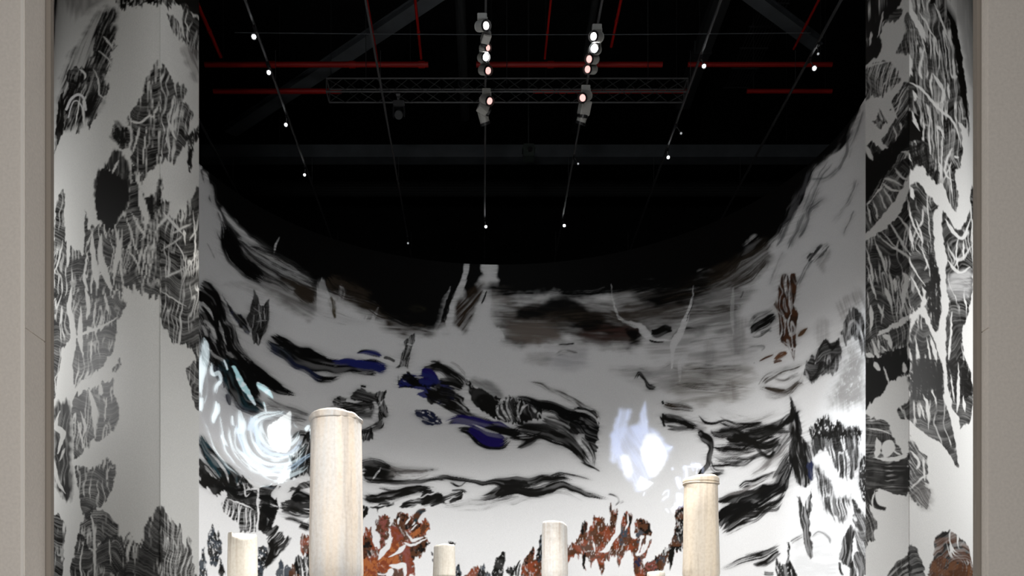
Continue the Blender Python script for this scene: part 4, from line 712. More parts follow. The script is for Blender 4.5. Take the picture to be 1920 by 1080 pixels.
c.blob(G3('1308,235 1382,300 1442,400 1482,480 1592,490 1572,620 1522,702 1432,642 1372,560 1330,440'), tex='both', dens=.9, ang=84, finger=9, vein=.7, vw=5, fade=6)
c.blob(G3('1640,250 1700,190 1700,520 1652,430'), tex='speck', dens=.78, ang=86, finger=10, vein=.5); c.blob(G3('1600,500 1640,560 1700,640 1700,1000 1640,900 1610,760'), tex='both', dens=.75, ang=70, finger=9, vein=.5)
c.blob(G3('1495,960 1512,840 1550,755 1582,705 1604,765 1592,900 1604,1010 1560,1005'), tex='streak', dens=.85, ang=88, finger=4, vein=.2)
c.blob(G3('1585,970 1640,895 1700,985 1700,1100 1575,1100'), tex='streak', dens=.88, ang=75, finger=4, vein=.3)
c.stroke(G3('1275,790 1340,745 1410,790 1440,850'), [3, 5, 4, 2], dens=.42, al=.7); c.stroke(G3('1130,825 1180,790 1225,765'), 4, dens=.5); c.wash(G3('1150,830 1300,720 1420,760 1420,850 1200,900'), al=.2, ang=-20)
c.wash(G3('1180,920 1480,900 1480,1090 1180,1090'), al=.16, ang=0, streak=.9, sl=30)
for s, w, d in [('600,1030 760,975 900,930 1065,860', [2, 6, 7, 5], .6), ('850,1000 960,965 1060,900', [3, 6, 4], .65), ('920,1060 1000,1055', 4, .5), ('780,930 860,905 1000,880', 2, .35)]: c.stroke(G3(s), w, dens=d, lf=60)
c.blob(G3('1100,820 1132,845 1118,925 1142,1000 1178,1100 1028,1100 1028,955 1064,1000 1108,940'), tex='speck', dens=.9, ang=88, finger=6, fw=2.4, vein=.25)
c.stroke(G3('1500,960 1510,1040 1530,1090'), 3, dens=.8)

smoke(CB, 0.6)

# ---------------------------------------------------------------- projected video light, painted as glow colour (brightness 0..1, tint)
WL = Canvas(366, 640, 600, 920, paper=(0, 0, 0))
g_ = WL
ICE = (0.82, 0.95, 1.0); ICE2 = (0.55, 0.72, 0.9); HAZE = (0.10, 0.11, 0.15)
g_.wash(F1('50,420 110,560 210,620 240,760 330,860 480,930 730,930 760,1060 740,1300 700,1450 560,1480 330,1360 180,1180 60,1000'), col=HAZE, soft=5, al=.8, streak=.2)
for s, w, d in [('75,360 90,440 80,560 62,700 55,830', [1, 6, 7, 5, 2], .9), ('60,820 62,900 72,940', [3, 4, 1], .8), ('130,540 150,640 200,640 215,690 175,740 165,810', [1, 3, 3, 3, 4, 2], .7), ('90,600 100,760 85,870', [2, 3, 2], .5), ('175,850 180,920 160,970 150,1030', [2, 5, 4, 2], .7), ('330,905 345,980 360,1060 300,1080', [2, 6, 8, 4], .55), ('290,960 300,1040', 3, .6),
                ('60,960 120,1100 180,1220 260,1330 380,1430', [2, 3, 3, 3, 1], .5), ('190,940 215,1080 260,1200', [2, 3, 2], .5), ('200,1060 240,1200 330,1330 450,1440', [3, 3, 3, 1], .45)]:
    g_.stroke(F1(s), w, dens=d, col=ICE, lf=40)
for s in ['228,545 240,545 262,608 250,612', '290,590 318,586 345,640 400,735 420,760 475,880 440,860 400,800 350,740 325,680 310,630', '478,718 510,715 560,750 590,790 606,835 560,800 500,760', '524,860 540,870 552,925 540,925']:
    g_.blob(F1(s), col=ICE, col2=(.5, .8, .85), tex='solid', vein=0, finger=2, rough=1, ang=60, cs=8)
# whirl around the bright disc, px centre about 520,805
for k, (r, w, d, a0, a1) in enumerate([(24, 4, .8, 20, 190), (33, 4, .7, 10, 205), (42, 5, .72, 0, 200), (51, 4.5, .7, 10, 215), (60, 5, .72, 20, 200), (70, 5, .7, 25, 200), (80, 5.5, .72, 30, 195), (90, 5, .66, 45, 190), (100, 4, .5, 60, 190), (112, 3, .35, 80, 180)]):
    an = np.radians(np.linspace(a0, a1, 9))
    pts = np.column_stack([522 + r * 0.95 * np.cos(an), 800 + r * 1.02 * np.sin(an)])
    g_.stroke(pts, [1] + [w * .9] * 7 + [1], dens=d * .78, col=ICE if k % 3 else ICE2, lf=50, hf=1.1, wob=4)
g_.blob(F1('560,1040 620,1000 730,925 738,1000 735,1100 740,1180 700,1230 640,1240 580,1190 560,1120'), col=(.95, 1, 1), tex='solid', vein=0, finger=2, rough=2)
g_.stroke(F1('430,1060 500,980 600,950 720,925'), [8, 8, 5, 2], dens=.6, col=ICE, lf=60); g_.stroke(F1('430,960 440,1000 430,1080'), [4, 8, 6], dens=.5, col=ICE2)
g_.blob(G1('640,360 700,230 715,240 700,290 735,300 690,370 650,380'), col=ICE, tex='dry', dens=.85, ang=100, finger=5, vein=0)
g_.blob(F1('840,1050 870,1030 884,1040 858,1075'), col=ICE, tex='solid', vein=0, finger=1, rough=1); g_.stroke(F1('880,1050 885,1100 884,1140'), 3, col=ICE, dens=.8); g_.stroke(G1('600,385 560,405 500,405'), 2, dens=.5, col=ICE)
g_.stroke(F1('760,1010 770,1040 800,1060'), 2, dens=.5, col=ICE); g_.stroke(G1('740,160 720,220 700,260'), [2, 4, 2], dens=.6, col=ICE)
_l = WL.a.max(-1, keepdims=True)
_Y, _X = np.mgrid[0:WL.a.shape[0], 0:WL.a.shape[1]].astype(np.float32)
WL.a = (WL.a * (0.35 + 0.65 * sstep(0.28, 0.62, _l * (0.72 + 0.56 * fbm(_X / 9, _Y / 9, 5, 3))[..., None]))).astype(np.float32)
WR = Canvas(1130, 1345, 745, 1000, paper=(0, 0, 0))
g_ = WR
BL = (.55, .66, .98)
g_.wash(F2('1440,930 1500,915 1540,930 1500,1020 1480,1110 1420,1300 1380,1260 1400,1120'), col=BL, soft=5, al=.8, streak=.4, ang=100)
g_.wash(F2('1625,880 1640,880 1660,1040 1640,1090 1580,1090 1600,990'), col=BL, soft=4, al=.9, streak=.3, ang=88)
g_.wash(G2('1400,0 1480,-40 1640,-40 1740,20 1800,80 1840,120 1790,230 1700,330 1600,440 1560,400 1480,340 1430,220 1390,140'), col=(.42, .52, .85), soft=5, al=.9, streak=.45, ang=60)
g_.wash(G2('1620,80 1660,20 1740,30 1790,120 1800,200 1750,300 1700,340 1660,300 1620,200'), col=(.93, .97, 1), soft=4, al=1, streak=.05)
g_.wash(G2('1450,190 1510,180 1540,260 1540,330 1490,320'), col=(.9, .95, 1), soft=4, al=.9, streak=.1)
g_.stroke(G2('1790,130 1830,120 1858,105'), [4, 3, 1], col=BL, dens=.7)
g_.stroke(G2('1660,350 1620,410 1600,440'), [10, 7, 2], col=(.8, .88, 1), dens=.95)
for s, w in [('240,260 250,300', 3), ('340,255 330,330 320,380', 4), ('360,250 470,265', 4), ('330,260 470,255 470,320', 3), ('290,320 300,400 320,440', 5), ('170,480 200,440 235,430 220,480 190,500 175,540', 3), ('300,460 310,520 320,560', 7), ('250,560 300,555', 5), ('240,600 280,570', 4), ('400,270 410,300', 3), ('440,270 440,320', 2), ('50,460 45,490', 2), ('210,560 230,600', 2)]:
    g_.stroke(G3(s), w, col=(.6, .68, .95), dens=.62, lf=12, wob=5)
# ---------------------------------------------------------------- materials
def mat(name, col=(0.5, 0.5, 0.5), rough=0.6, metal=0.0, spec=0.5, emit=None, es=0.0, noise=0.0, nscale=20, bump=0.0):
    m = bpy.data.materials.new(name); m.use_nodes = True; nt = m.node_tree; b = nt.nodes['Principled BSDF']
    b.inputs['Base Color'].default_value = (*col, 1); b.inputs['Roughness'].default_value = rough
    b.inputs['Metallic'].default_value = metal; b.inputs['Specular IOR Level'].default_value = spec
    if emit: b.inputs['Emission Color'].default_value = (*emit, 1); b.inputs['Emission Strength'].default_value = es
    if noise or bump:
        tc = nt.nodes.new('ShaderNodeTexCoord'); nz = nt.nodes.new('ShaderNodeTexNoise'); nz.inputs['Scale'].default_value = nscale; nz.inputs['Detail'].default_value = 6
        nt.links.new(tc.outputs['Object'], nz.inputs['Vector'])
        if noise:
            mx = nt.nodes.new('ShaderNodeMix'); mx.data_type = 'RGBA'; mx.blend_type = 'MULTIPLY'
            mx.inputs[6].default_value = (*col, 1); rp = nt.nodes.new('ShaderNodeValToRGB')
            rp.color_ramp.elements[0].color = (1 - noise,) * 3 + (1,); rp.color_ramp.elements[0].position = .3; rp.color_ramp.elements[1].color = (1, 1, 1, 1); rp.color_ramp.elements[1].position = .7
            nt.links.new(nz.outputs['Fac'], rp.inputs[0]); mx.inputs[0].default_value = 1.0; nt.links.new(rp.outputs[0], mx.inputs[7]); nt.links.new(mx.outputs[2], b.inputs['Base Color'])
        if bump:
            bp = nt.nodes.new('ShaderNodeBump'); bp.inputs['Strength'].default_value = bump; bp.inputs['Distance'].default_value = 0.01
            nt.links.new(nz.outputs['Fac'], bp.inputs['Height']); nt.links.new(bp.outputs[0], b.inputs['Normal'])
    return m

def mural_mat(name, rough=0.55, spec=0.35):
    m = bpy.data.materials.new(name); m.use_nodes = True; nt = m.node_tree; b = nt.nodes['Principled BSDF']
    at = nt.nodes.new('ShaderNodeAttribute'); at.attribute_name = 'ink'
    tc = nt.nodes.new('ShaderNodeTexCoord'); nz = nt.nodes.new('ShaderNodeTexNoise'); nz.inputs['Scale'].default_value = 90; nz.inputs['Detail'].default_value = 4
    nt.links.new(tc.outputs['Object'], nz.inputs['Vector'])
    mr = nt.nodes.new('ShaderNodeMapRange'); mr.inputs[1].default_value = .3; mr.inputs[2].default_value = .7; mr.inputs[3].default_value = .93; mr.inputs[4].default_value = 1.05
    nt.links.new(nz.outputs['Fac'], mr.inputs[0])
    vm = nt.nodes.new('ShaderNodeVectorMath'); vm.operation = 'SCALE'; nt.links.new(at.outputs['Color'], vm.inputs[0]); nt.links.new(mr.outputs[0], vm.inputs['Scale'])
    nt.links.new(vm.outputs[0], b.inputs['Base Color'])
    b.inputs['Roughness'].default_value = rough; b.inputs['Specular IOR Level'].default_value = 0.07
    return m

def marble_mat(name, a, b_, c_, seed=0.0, sx=7.0):
    """cream marble with vertical veins"""
    m = bpy.data.materials.new(name); m.use_nodes = True; nt = m.node_tree; L = nt.links.new; b = nt.nodes['Principled BSDF']
    tc = nt.nodes.new('ShaderNodeTexCoord'); mp = nt.nodes.new('ShaderNodeMapping'); mp.inputs['Scale'].default_value = (sx, sx, 0.35); mp.inputs['Location'].default_value = (seed, seed * 2, 0)
    L(tc.outputs['Object'], mp.inputs[0])
    n1 = nt.nodes.new('ShaderNodeTexNoise'); n1.inputs['Scale'].default_value = 1.0; n1.inputs['Detail'].default_value = 3; n1.inputs['Distortion'].default_value = 0.3; L(mp.outputs[0], n1.inputs['Vector'])
    r1 = nt.nodes.new('ShaderNodeValToRGB'); e = r1.color_ramp.elements
    e[0].position = .36; e[0].color = (*a, 1); e[1].position = .66; e[1].color = (*b_, 1); k = e.new(.5); k.color = tuple((x + y) / 2 * 1.02 for x, y in zip(a, b_)) + (1,)
    L(n1.outputs['Fac'], r1.inputs[0])
    mp2 = nt.nodes.new('ShaderNodeMapping'); mp2.inputs['Scale'].default_value = (sx * 3, sx * 3, 0.8); mp2.inputs['Location'].default_value = (seed * 3, 0, 4); L(tc.outputs['Object'], mp2.inputs[0])
    n2 = nt.nodes.new('ShaderNodeTexNoise'); n2.inputs['Scale'].default_value = 1.0; n2.inputs['Detail'].default_value = 5; L(mp2.outputs[0], n2.inputs['Vector'])
    r2 = nt.nodes.new('ShaderNodeValToRGB'); r2.color_ramp.elements[0].position = .52; r2.color_ramp.elements[0].color = (0, 0, 0, 1); r2.color_ramp.elements[1].position = .72; r2.color_ramp.elements[1].color = (1, 1, 1, 1); L(n2.outputs['Fac'], r2.inputs[0])
    mx = nt.nodes.new('ShaderNodeMix'); mx.data_type = 'RGBA'; L(r2.outputs[0], mx.inputs[0]); L(r1.outputs[0], mx.inputs[6]); mx.inputs[7].default_value = (*c_, 1)
    n3 = nt.nodes.new('ShaderNodeTexNoise'); n3.inputs['Scale'].default_value = 28; n3.inputs['Detail'].default_value = 8; L(tc.outputs['Object'], n3.inputs['Vector'])
    r3 = nt.nodes.new('ShaderNodeValToRGB'); r3.color_ramp.elements[0].position = .3; r3.color_ramp.elements[0].color = (.86, .83, .79, 1); r3.color_ramp.elements[1].position = .6; r3.color_ramp.elements[1].color = (1, 1, 1, 1); L(n3.outputs['Fac'], r3.inputs[0])
    m3 = nt.nodes.new('ShaderNodeMix'); m3.data_type = 'RGBA'; m3.blend_type = 'MULTIPLY'; m3.inputs[0].default_value = .7; L(mx.outputs[2], m3.inputs[6]); L(r3.outputs[0], m3.inputs[7])
    L(m3.outputs[2], b.inputs['Base Color']); b.inputs['Roughness'].default_value = .55; b.inputs['Specular IOR Level'].default_value = .3
    bp = nt.nodes.new('ShaderNodeBump'); bp.inputs['Strength'].default_value = .25; bp.inputs['Distance'].default_value = .008; L(n3.outputs['Fac'], bp.inputs['Height']); L(bp.outputs[0], b.inputs['Normal'])
    return m

M = {
    'mural': mural_mat('printed_mural'),
    'beige': mat('beige_fabric_wall', (0.80, 0.73, 0.655), 0.9, spec=.1, noise=0.10, nscale=60, bump=.15),
    'bead': mat('pale_corner_bead', (0.86, 0.80, 0.73), 0.6, spec=.3),
    'trim': mat('dark_taupe_trim', (0.30, 0.26, 0.22), 0.7, spec=.2),
    'black': mat('black_ceiling_paint', (0.012, 0.013, 0.013), 0.9, spec=.05, noise=.3, nscale=2),
    'steel': mat('dark_grey_steel', (0.085, 0.095, 0.105), 0.75, spec=.15, noise=.25, nscale=3),
    'dsteel': mat('near_black_steel', (0.028, 0.03, 0.031), 0.6, spec=.3),
    'red': mat('red_sprinkler_pipe', (0.27, 0.004, 0.002), 0.5, spec=.3),
    'rail': mat('black_track_rail', (0.055, 0.055, 0.057), 0.45, spec=.4),
    'greenish': mat('grey_green_casing', (0.035, 0.045, 0.04), 0.6, spec=.2),
    'white': mat('grey_white_lamp_body', (0.42, 0.42, 0.40), 0.5, noise=.1, nscale=30),
    'blackmetal': mat('black_lamp_metal', (0.015, 0.015, 0.016), 0.35),
    'lens_on': mat('lit_lens', (0.9, 0.9, 0.9), 0.2, emit=(1, .96, .95), es=3.0),
    'lens_bright': mat('bright_lit_lens', (0.9, 0.9, 0.9), 0.2, emit=(1, .97, .98), es=60.0),
    'lens_pink': mat('pink_lit_lens', (0.9, 0.6, 0.6), 0.2, emit=(1, .55, .5), es=1.1),
    'lens_dot': mat('small_lit_lens', (0.9, 0.9, 0.9), 0.2, emit=(.95, .98, 1), es=22.0),
    'lens_dim': mat('dim_lens', (0.5, 0.5, 0.5), 0.2, emit=(.9, .95, 1), es=.35),
    'floor': mat('polished_grey_floor', (0.34, 0.33, 0.32), 0.4, noise=.12, nscale=2),
    'marbleA': marble_mat('cream_and_grey_marble', (.80, .70, .59), (.64, .655, .67), (.56, .51, .47), 3.1, 4.5),
    'marbleB': marble_mat('warm_cream_marble', (.76, .66, .53), (.66, .60, .52), (.52, .45, .37), 8.4, 5.0),
    'marbleC': marble_mat('pale_worn_marble', (.74, .68, .58), (.78, .74, .66), (.62, .55, .46), 5.7, 6.0),
    'marbleD': marble_mat('white_marble', (.84, .80, .74), (.78, .78, .77), (.70, .62, .55), 1.3, 7.0),
}

# ---------------------------------------------------------------- mesh helpers
def finish(name, me, material, parent=None, loc=None, smooth=False):
    me.materials.append(material)
    if smooth:
        me.polygons.foreach_set('use_smooth', [True] * len(me.polygons))
    o = bpy.data.objects.new(name, me); COL.objects.link(o)
    if parent: o.parent = parent
    if loc is not None: o.location = loc
    return o

def from_bm(name, bm, material, parent=None, loc=None, smooth=False):
    me = bpy.data.meshes.new(name); bm.normal_update(); bm.to_mesh(me); bm.free()
    return finish(name, me, material, parent, loc, smooth)

def tag(o, label=None, cat=None, group=None, kind=None):
    if label: o['label'] = label
    if cat: o['category'] = cat
    if group: o['group'] = group
    if kind: o['kind'] = kind
    return o

def empty(name, loc, rz=0.0):
    o = bpy.data.objects.new(name, None); COL.objects.link(o); o.location = loc; o.rotation_euler = (0, 0, rz); o.empty_display_size = .1
    return o

def bx(bm, lo, hi, bevel=0.0):
    r = bmesh.ops.create_cube(bm, size=1.0); vs_ = r['verts']
    for v in vs_:
        v.co = Vector([lo[i] + (v.co[i] + .5) * (hi[i] - lo[i]) for i in range(3)])
    if bevel:
        es = list({e for v in vs_ for e in v.link_edges})
        bmesh.ops.bevel(bm, geom=es, offset=bevel, segments=2, affect='EDGES')

def tube(bm, a, b, r, seg=10, r2=None, cap=True):
    a = Vector(a); b = Vector(b); d = b - a
    q = d.to_track_quat('Z', 'Y')
    mt = Matrix.Translation((a + b) / 2) @ q.to_matrix().to_4x4()
    bmesh.ops.create_cone(bm, cap_ends=cap, cap_tris=False, segments=seg, radius1=r, radius2=r if r2 is None else r2, depth=d.length, matrix=mt)

def at(px, py, H=None, Y=None):
    """photo pixel -> point at height H above eye level, or at depth Y"""
    if Y is None: Y = FPX * H / (VY - py)
    return Vector(((px - VX) / FPX * Y, Y, CAMZ + (VY - py) / FPX * Y))

# ---------------------------------------------------------------- the mural walls
def hit(cx, cy, a, b, k, far):
    """ray X = k*Y against an ellipse"""
    A_ = k * k / a ** 2 + 1 / b ** 2; B_ = -2 * (k * cx / a ** 2 + cy / b ** 2); C_ = cx * cx / a ** 2 + cy * cy / b ** 2 - 1
    D_ = max(B_ * B_ - 4 * A_ * C_, 0)
    y = (-B_ + (math.sqrt(D_) if far else -math.sqrt(D_))) / (2 * A_)
    return (k * y, y)

def sample(cv, u, v):
    u = np.where(u < cv.x0 + 1, 2 * (cv.x0 + 1) - u, u); u = np.where(u > cv.x1 - 2, 2 * (cv.x1 - 2) - u, u); u = np.clip(u, cv.x0, cv.x1 - 1.01)
    v = np.where(v > 1085, 2170 - v, v); v = np.abs(v); v = np.clip(v, cv.y0, cv.y1 - 1.01)
    u = u - cv.x0 - 0.5; v = v - cv.y0 - 0.5
    u = np.clip(u, 0, cv.a.shape[1] - 1.001); v = np.clip(v, 0, cv.a.shape[0] - 1.001)
    ui = u.astype(int); vi = v.astype(int); fu = (u - ui)[..., None]; fv = (v - vi)[..., None]
    a = cv.a
    return (a[vi, ui] * (1 - fu) + a[vi, ui + 1] * fu) * (1 - fv) + (a[vi + 1, ui] * (1 - fu) + a[vi + 1, ui + 1] * fu) * fv

def grid_mesh(name, V, keep=None, flip=False, attr=None):
    """V: rows x cols x 3"""
    R_, C_ = V.shape[:2]
    idx = np.arange(R_ * C_).reshape(R_, C_)
    q = np.stack([idx[:-1, :-1], idx[:-1, 1:], idx[1:, 1:], idx[1:, :-1]], -1).reshape(-1, 4)
    if flip: q = q[:, ::-1]
    if keep is not None: q = q[keep.reshape(-1)]
    used = np.unique(q); remap = np.zeros(R_ * C_, np.int64); remap[used] = np.arange(len(used)); q = remap[q]
    co = V.reshape(-1, 3)[used]
    me = bpy.data.meshes.new(name)
    me.vertices.add(len(co)); me.vertices.foreach_set('co', co.astype(np.float32).ravel())
    me.loops.add(q.size); me.loops.foreach_set('vertex_index', q.ravel().astype(np.int32))
    me.polygons.add(len(q)); me.polygons.foreach_set('loop_start', (np.arange(len(q)) * 4).astype(np.int32))
    me.update(calc_edges=True)
    me.polygons.foreach_set('use_smooth', np.ones(len(q), bool))
    if attr is not None:
        ca = me.color_attributes.new('ink', 'FLOAT_COLOR', 'POINT')
        a = np.ones((len(co), 4), np.float32); a[:, :3] = attr.reshape(-1, 3)[used]
        ca.data.foreach_set('color', a.ravel())
    return me

def wall_grid(pts, us, hs, cv):
    """pts (n,2) plan points, us pixel column of each, hs heights"""
    pts = np.array(pts, float); us = np.array(us, float); hs = np.array(hs, float)
    X = np.broadcast_to(pts[:, 0], (len(hs), len(pts))); Y = np.broadcast_to(pts[:, 1], (len(hs), len(pts)))
    Z = np.broadcast_to(hs[:, None], (len(hs), len(pts)))
    u = np.broadcast_to(us, X.shape); v = VY - FPX * (Z - CAMZ) / Y
    return np.stack([X, Y, Z], -1), sample(cv, u, v)

kL, kR = (373 - VX) / FPX, (1623 - VX) / FPX
# inside face
STEP = 1.3
pxs = np.arange(371.0, 1625.5, STEP)
vis = [hit(CX, CY, AI, BI, (p - VX) / FPX, True) for p in pxs]
nL = hit(CX, CY, AI, BI, kL, False); nR = hit(CX, CY, AI, BI, kR, False)
def ang(p): return math.atan2((p[1] - CY) / BI, (p[0] - CX) / AI)
def ell(t): return (CX + AI * math.cos(t), CY + BI * math.sin(t))
tl0 = ang(nL) + 2 * math.pi; tl1 = ang(vis[0])          # left hidden flank, from the opening (bottom) back to the first visible column
left_h = [ell(tl0 + (tl1 - tl0) * i / 120) for i in range(120)]
tr0 = ang(vis[-1]); tr1 = ang(nR)
right_h = [ell(tr0 + (tr1 - tr0) * (i + 1) / 120) for i in range(120)]
pts = left_h + vis + right_h
us = [371 + (120 - i) * 2.2 for i in range(120)] + list(pxs) + [1625 - (i + 1) * 2.2 for i in range(120)]
hs = np.concatenate([np.linspace(0, 1.0, 30)[:-1], np.arange(1.0, HW, 0.0095), [HW]])
V, A_ = wall_grid(pts, us, hs, CB)
inner = finish('wall_back', grid_mesh('wall_back', V, attr=A_, flip=False), M['mural'])
tag(inner, 'inside of the tall curved white wall with its black ink mural', kind='structure')
VIN, PIN = V, pts

# outer faces with end faces, left and right
def flank(name, near_in, px_edge, px_sil, sgn, cv, px_in, lab):
    k = (px_edge - VX) / FPX
    e = hit(CX, CY, RO, RO, k, False)
    a = []; u = []
    n = 58
    for i in range(n):                                   # end face
        t = i / n; p = (near_in[0] + (e[0] - near_in[0]) * t, near_in[1] + (e[1] - near_in[1]) * t)
        a.append(p); u.append(VX + FPX * p[0] / p[1])
    t0 = math.atan2(e[1] - CY, e[0] - CX)
    nv = 230
    # tangent point of the outer circle
    cd_ = math.hypot(CX, CY); base = math.atan2(-CY, -CX); half = math.acos(RO / cd_)
    ts = base + (-half if sgn < 0 else half)
    dt = (ts - t0 + math.pi) % (2 * math.pi) - math.pi
    for i in range(nv + 1):
        t = t0 + dt * (1 - (1 - i / nv) ** 1.6) if True else 0
        p = (CX + RO * math.cos(t), CY + RO * math.sin(t)); a.append(p); u.append(VX + FPX * p[0] / p[1])
    for i in range(1, 60):                               # turns away from the camera
        t = ts + math.copysign(1.2 * i / 60, dt); p = (CX + RO * math.cos(t), CY + RO * math.sin(t)); a.append(p); u.append(px_sil - sgn * i * 3.4)
    hh = np.concatenate([np.linspace(0, 1.9, 20)[:-1], np.arange(1.9, 7.0, 0.0056), np.linspace(7.0, HW, 12)])
    V, at_ = wall_grid(a, u, hh, cv)
    o = finish(name, grid_mesh(name, V, attr=at_, flip=(sgn > 0)), M['mural'])
    # keep the fold between end face and outer face crisp
    tag(o, lab, kind='structure')
    return a, o
LA, wl = flank('wall_left', nL, 301, 95, -1, CL, 373, 'left end and convex outer face of the curved wall with black ink mural')
RA, wr = flank('wall_right', nR, 1704, 1825, 1, CR, 1623, 'right end and convex outer face of the curved wall with black ink mural')
for o in (wl, wr):
    me = o.data; n = len(me.polygons); cols = None
    # sharp vertical fold: flat shade the narrow end face
    cen = np.zeros(n * 3, np.float32); me.polygons.foreach_get('center', cen); cen = cen.reshape(-1, 3)
    r = np.hypot(cen[:, 0] - CX, cen[:, 1] - CY)
    me.polygons.foreach_set('use_smooth', (r > RO - 0.004) | (r < RO - 0.012))
# black coping along the top of the wall
bm = bmesh.new()
def strip(bm, P1, P2, z0, z1):
    v1 = [bm.verts.new((p[0], p[1], z1)) for p in P1]; v2 = [bm.verts.new((p[0], p[1], z1)) for p in P2]
    for i in range(len(v1) - 1): bm.faces.new((v1[i], v1[i + 1], v2[i + 1], v2[i]))
tt = np.linspace(tl0, tr1, 160)
P1 = [ell(t) for t in tt]
aL = math.atan2(LA[58][1] - CY, LA[58][0] - CX) + 2 * math.pi; aR = math.atan2(RA[58][1] - CY, RA[58][0] - CX)
P2 = [(CX + RO * math.cos(t), CY + RO * math.sin(t)) for t in np.linspace(aL, aR, 160)]
strip(bm, P1, P2, HW, HW)
cop = from_bm('trim_1', bm, M['black']); tag(cop, 'black top edge of the curved wall', kind='structure')

# ---------------------------------------------------------------- glowing film just off the wall, painted with the projected video light
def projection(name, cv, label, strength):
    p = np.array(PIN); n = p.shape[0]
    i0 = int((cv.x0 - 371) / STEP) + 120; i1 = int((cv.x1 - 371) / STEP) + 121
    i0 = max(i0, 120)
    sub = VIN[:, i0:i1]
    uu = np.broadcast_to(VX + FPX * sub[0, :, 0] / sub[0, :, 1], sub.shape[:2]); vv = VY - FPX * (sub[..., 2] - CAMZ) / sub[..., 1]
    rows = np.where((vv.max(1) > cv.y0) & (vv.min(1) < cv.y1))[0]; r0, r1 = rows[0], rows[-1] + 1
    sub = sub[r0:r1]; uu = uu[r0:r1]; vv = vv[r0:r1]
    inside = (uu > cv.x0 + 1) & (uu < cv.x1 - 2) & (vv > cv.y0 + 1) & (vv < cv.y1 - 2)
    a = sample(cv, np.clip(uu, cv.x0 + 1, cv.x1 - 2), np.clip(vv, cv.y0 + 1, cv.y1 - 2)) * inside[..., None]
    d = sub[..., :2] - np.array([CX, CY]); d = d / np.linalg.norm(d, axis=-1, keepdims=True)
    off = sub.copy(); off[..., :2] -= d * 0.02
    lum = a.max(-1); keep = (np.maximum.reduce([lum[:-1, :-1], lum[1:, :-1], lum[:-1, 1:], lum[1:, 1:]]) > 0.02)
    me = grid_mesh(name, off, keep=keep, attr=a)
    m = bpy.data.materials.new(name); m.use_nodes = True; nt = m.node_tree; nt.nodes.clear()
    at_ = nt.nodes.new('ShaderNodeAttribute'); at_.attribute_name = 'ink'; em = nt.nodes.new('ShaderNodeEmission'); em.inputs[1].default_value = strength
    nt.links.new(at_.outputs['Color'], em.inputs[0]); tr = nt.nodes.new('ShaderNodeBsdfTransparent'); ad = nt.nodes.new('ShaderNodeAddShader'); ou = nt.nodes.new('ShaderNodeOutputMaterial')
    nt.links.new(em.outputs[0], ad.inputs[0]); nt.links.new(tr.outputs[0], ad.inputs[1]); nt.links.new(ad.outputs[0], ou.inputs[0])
    o = finish(name, me, m); tag(o, label, 'projection', 'video light painted as glowing film')
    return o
projection('video_glow_film', WL, 'icy blue-white swirling video projection, painted as a glowing film, low on the left of the curved wall', 0.52)
projection('video_glow_film', WR, 'pale blue cloud-shaped video projection, painted as a glowing film, on the curved wall above the right column', 0.4)

# ---------------------------------------------------------------- floor, ceiling, hall
bm = bmesh.new(); bx(bm, (-12, -3, -0.1), (12, 27, 0)); tag(from_bm('floor', bm, M['floor']), 'grey gallery floor', kind='structure')
bm = bmesh.new(); bx(bm, (-12, -3, 14.5), (12, 27, 14.7)); tag(from_bm('ceiling', bm, M['black']), 'black painted high ceiling', kind='structure')
bm = bmesh.new(); bx(bm, (-12, 26.5, 0), (12, 26.8, 14.5)); tag(from_bm('wall_rear', bm, M['black']), 'black rear wall of the hall', kind='structure')
bm = bmesh.new(); bx(bm, (-12, -3, 0), (-11.8, 26.5, 14.5)); tag(from_bm('wall_far_left', bm, M['black']), 'black side wall of the hall', kind='structure')
bm = bmesh.new(); bx(bm, (11.8, -3, 0), (12, 26.5, 14.5)); tag(from_bm('wall_far_right', bm, M['black']), 'black side wall of the hall', kind='structure')

def front_wall(name, x0, x1, y0, y1, lab, inner=1):
    bm = bmesh.new()
    for a, b in ((0.0, 3.256), (3.261, 8.6)):
        bx(bm, (x0, y0, a), (x1, y1, b), 0.0015)
    bx(bm, (x0 + (.001 if inner > 0 else .006), y0 + .0008, 0.01), (x1 - (.006 if inner > 0 else .001), y1 - .001, 8.55))
    o = from_bm(name, bm, M['beige']); tag(o, lab, kind='structure')
xl = (48 - VX) / FPX * 5.0
front_wall('wall_front_left', -6.5, xl, 5.0, 5.225, 'beige fabric wall left of the opening')
xr = (1853 - VX) / FPX * 5.0
front_wall('wall_front_right', xr, 6.5, 5.0, 5.07, 'beige fabric wall right of the opening', -1)
bm = bmesh.new(); bx(bm, (xl - .021, 4.985, 0), (xl - 0.0, 5.0, 8.6), .004); tag(from_bm('trim_2', bm, M['bead']), 'pale corner bead on the left beige wall', kind='structure')
bm = bmesh.new(); bx(bm, (xl - .3, 5.23, 0), ((95 - VX) / FPX * 5.23, 5.27, 8.6)); tag(from_bm('trim_3', bm, M['trim']), 'dark taupe strip behind the left beige wall', kind='structure')
bm = bmesh.new(); bx(bm, ((1827 - VX) / FPX * 5.1, 5.075, 0), (xr + .3, 5.115, 8.6)); tag(from_bm('trim_4', bm, M['trim']), 'dark taupe strip behind the right beige wall', kind='structure')

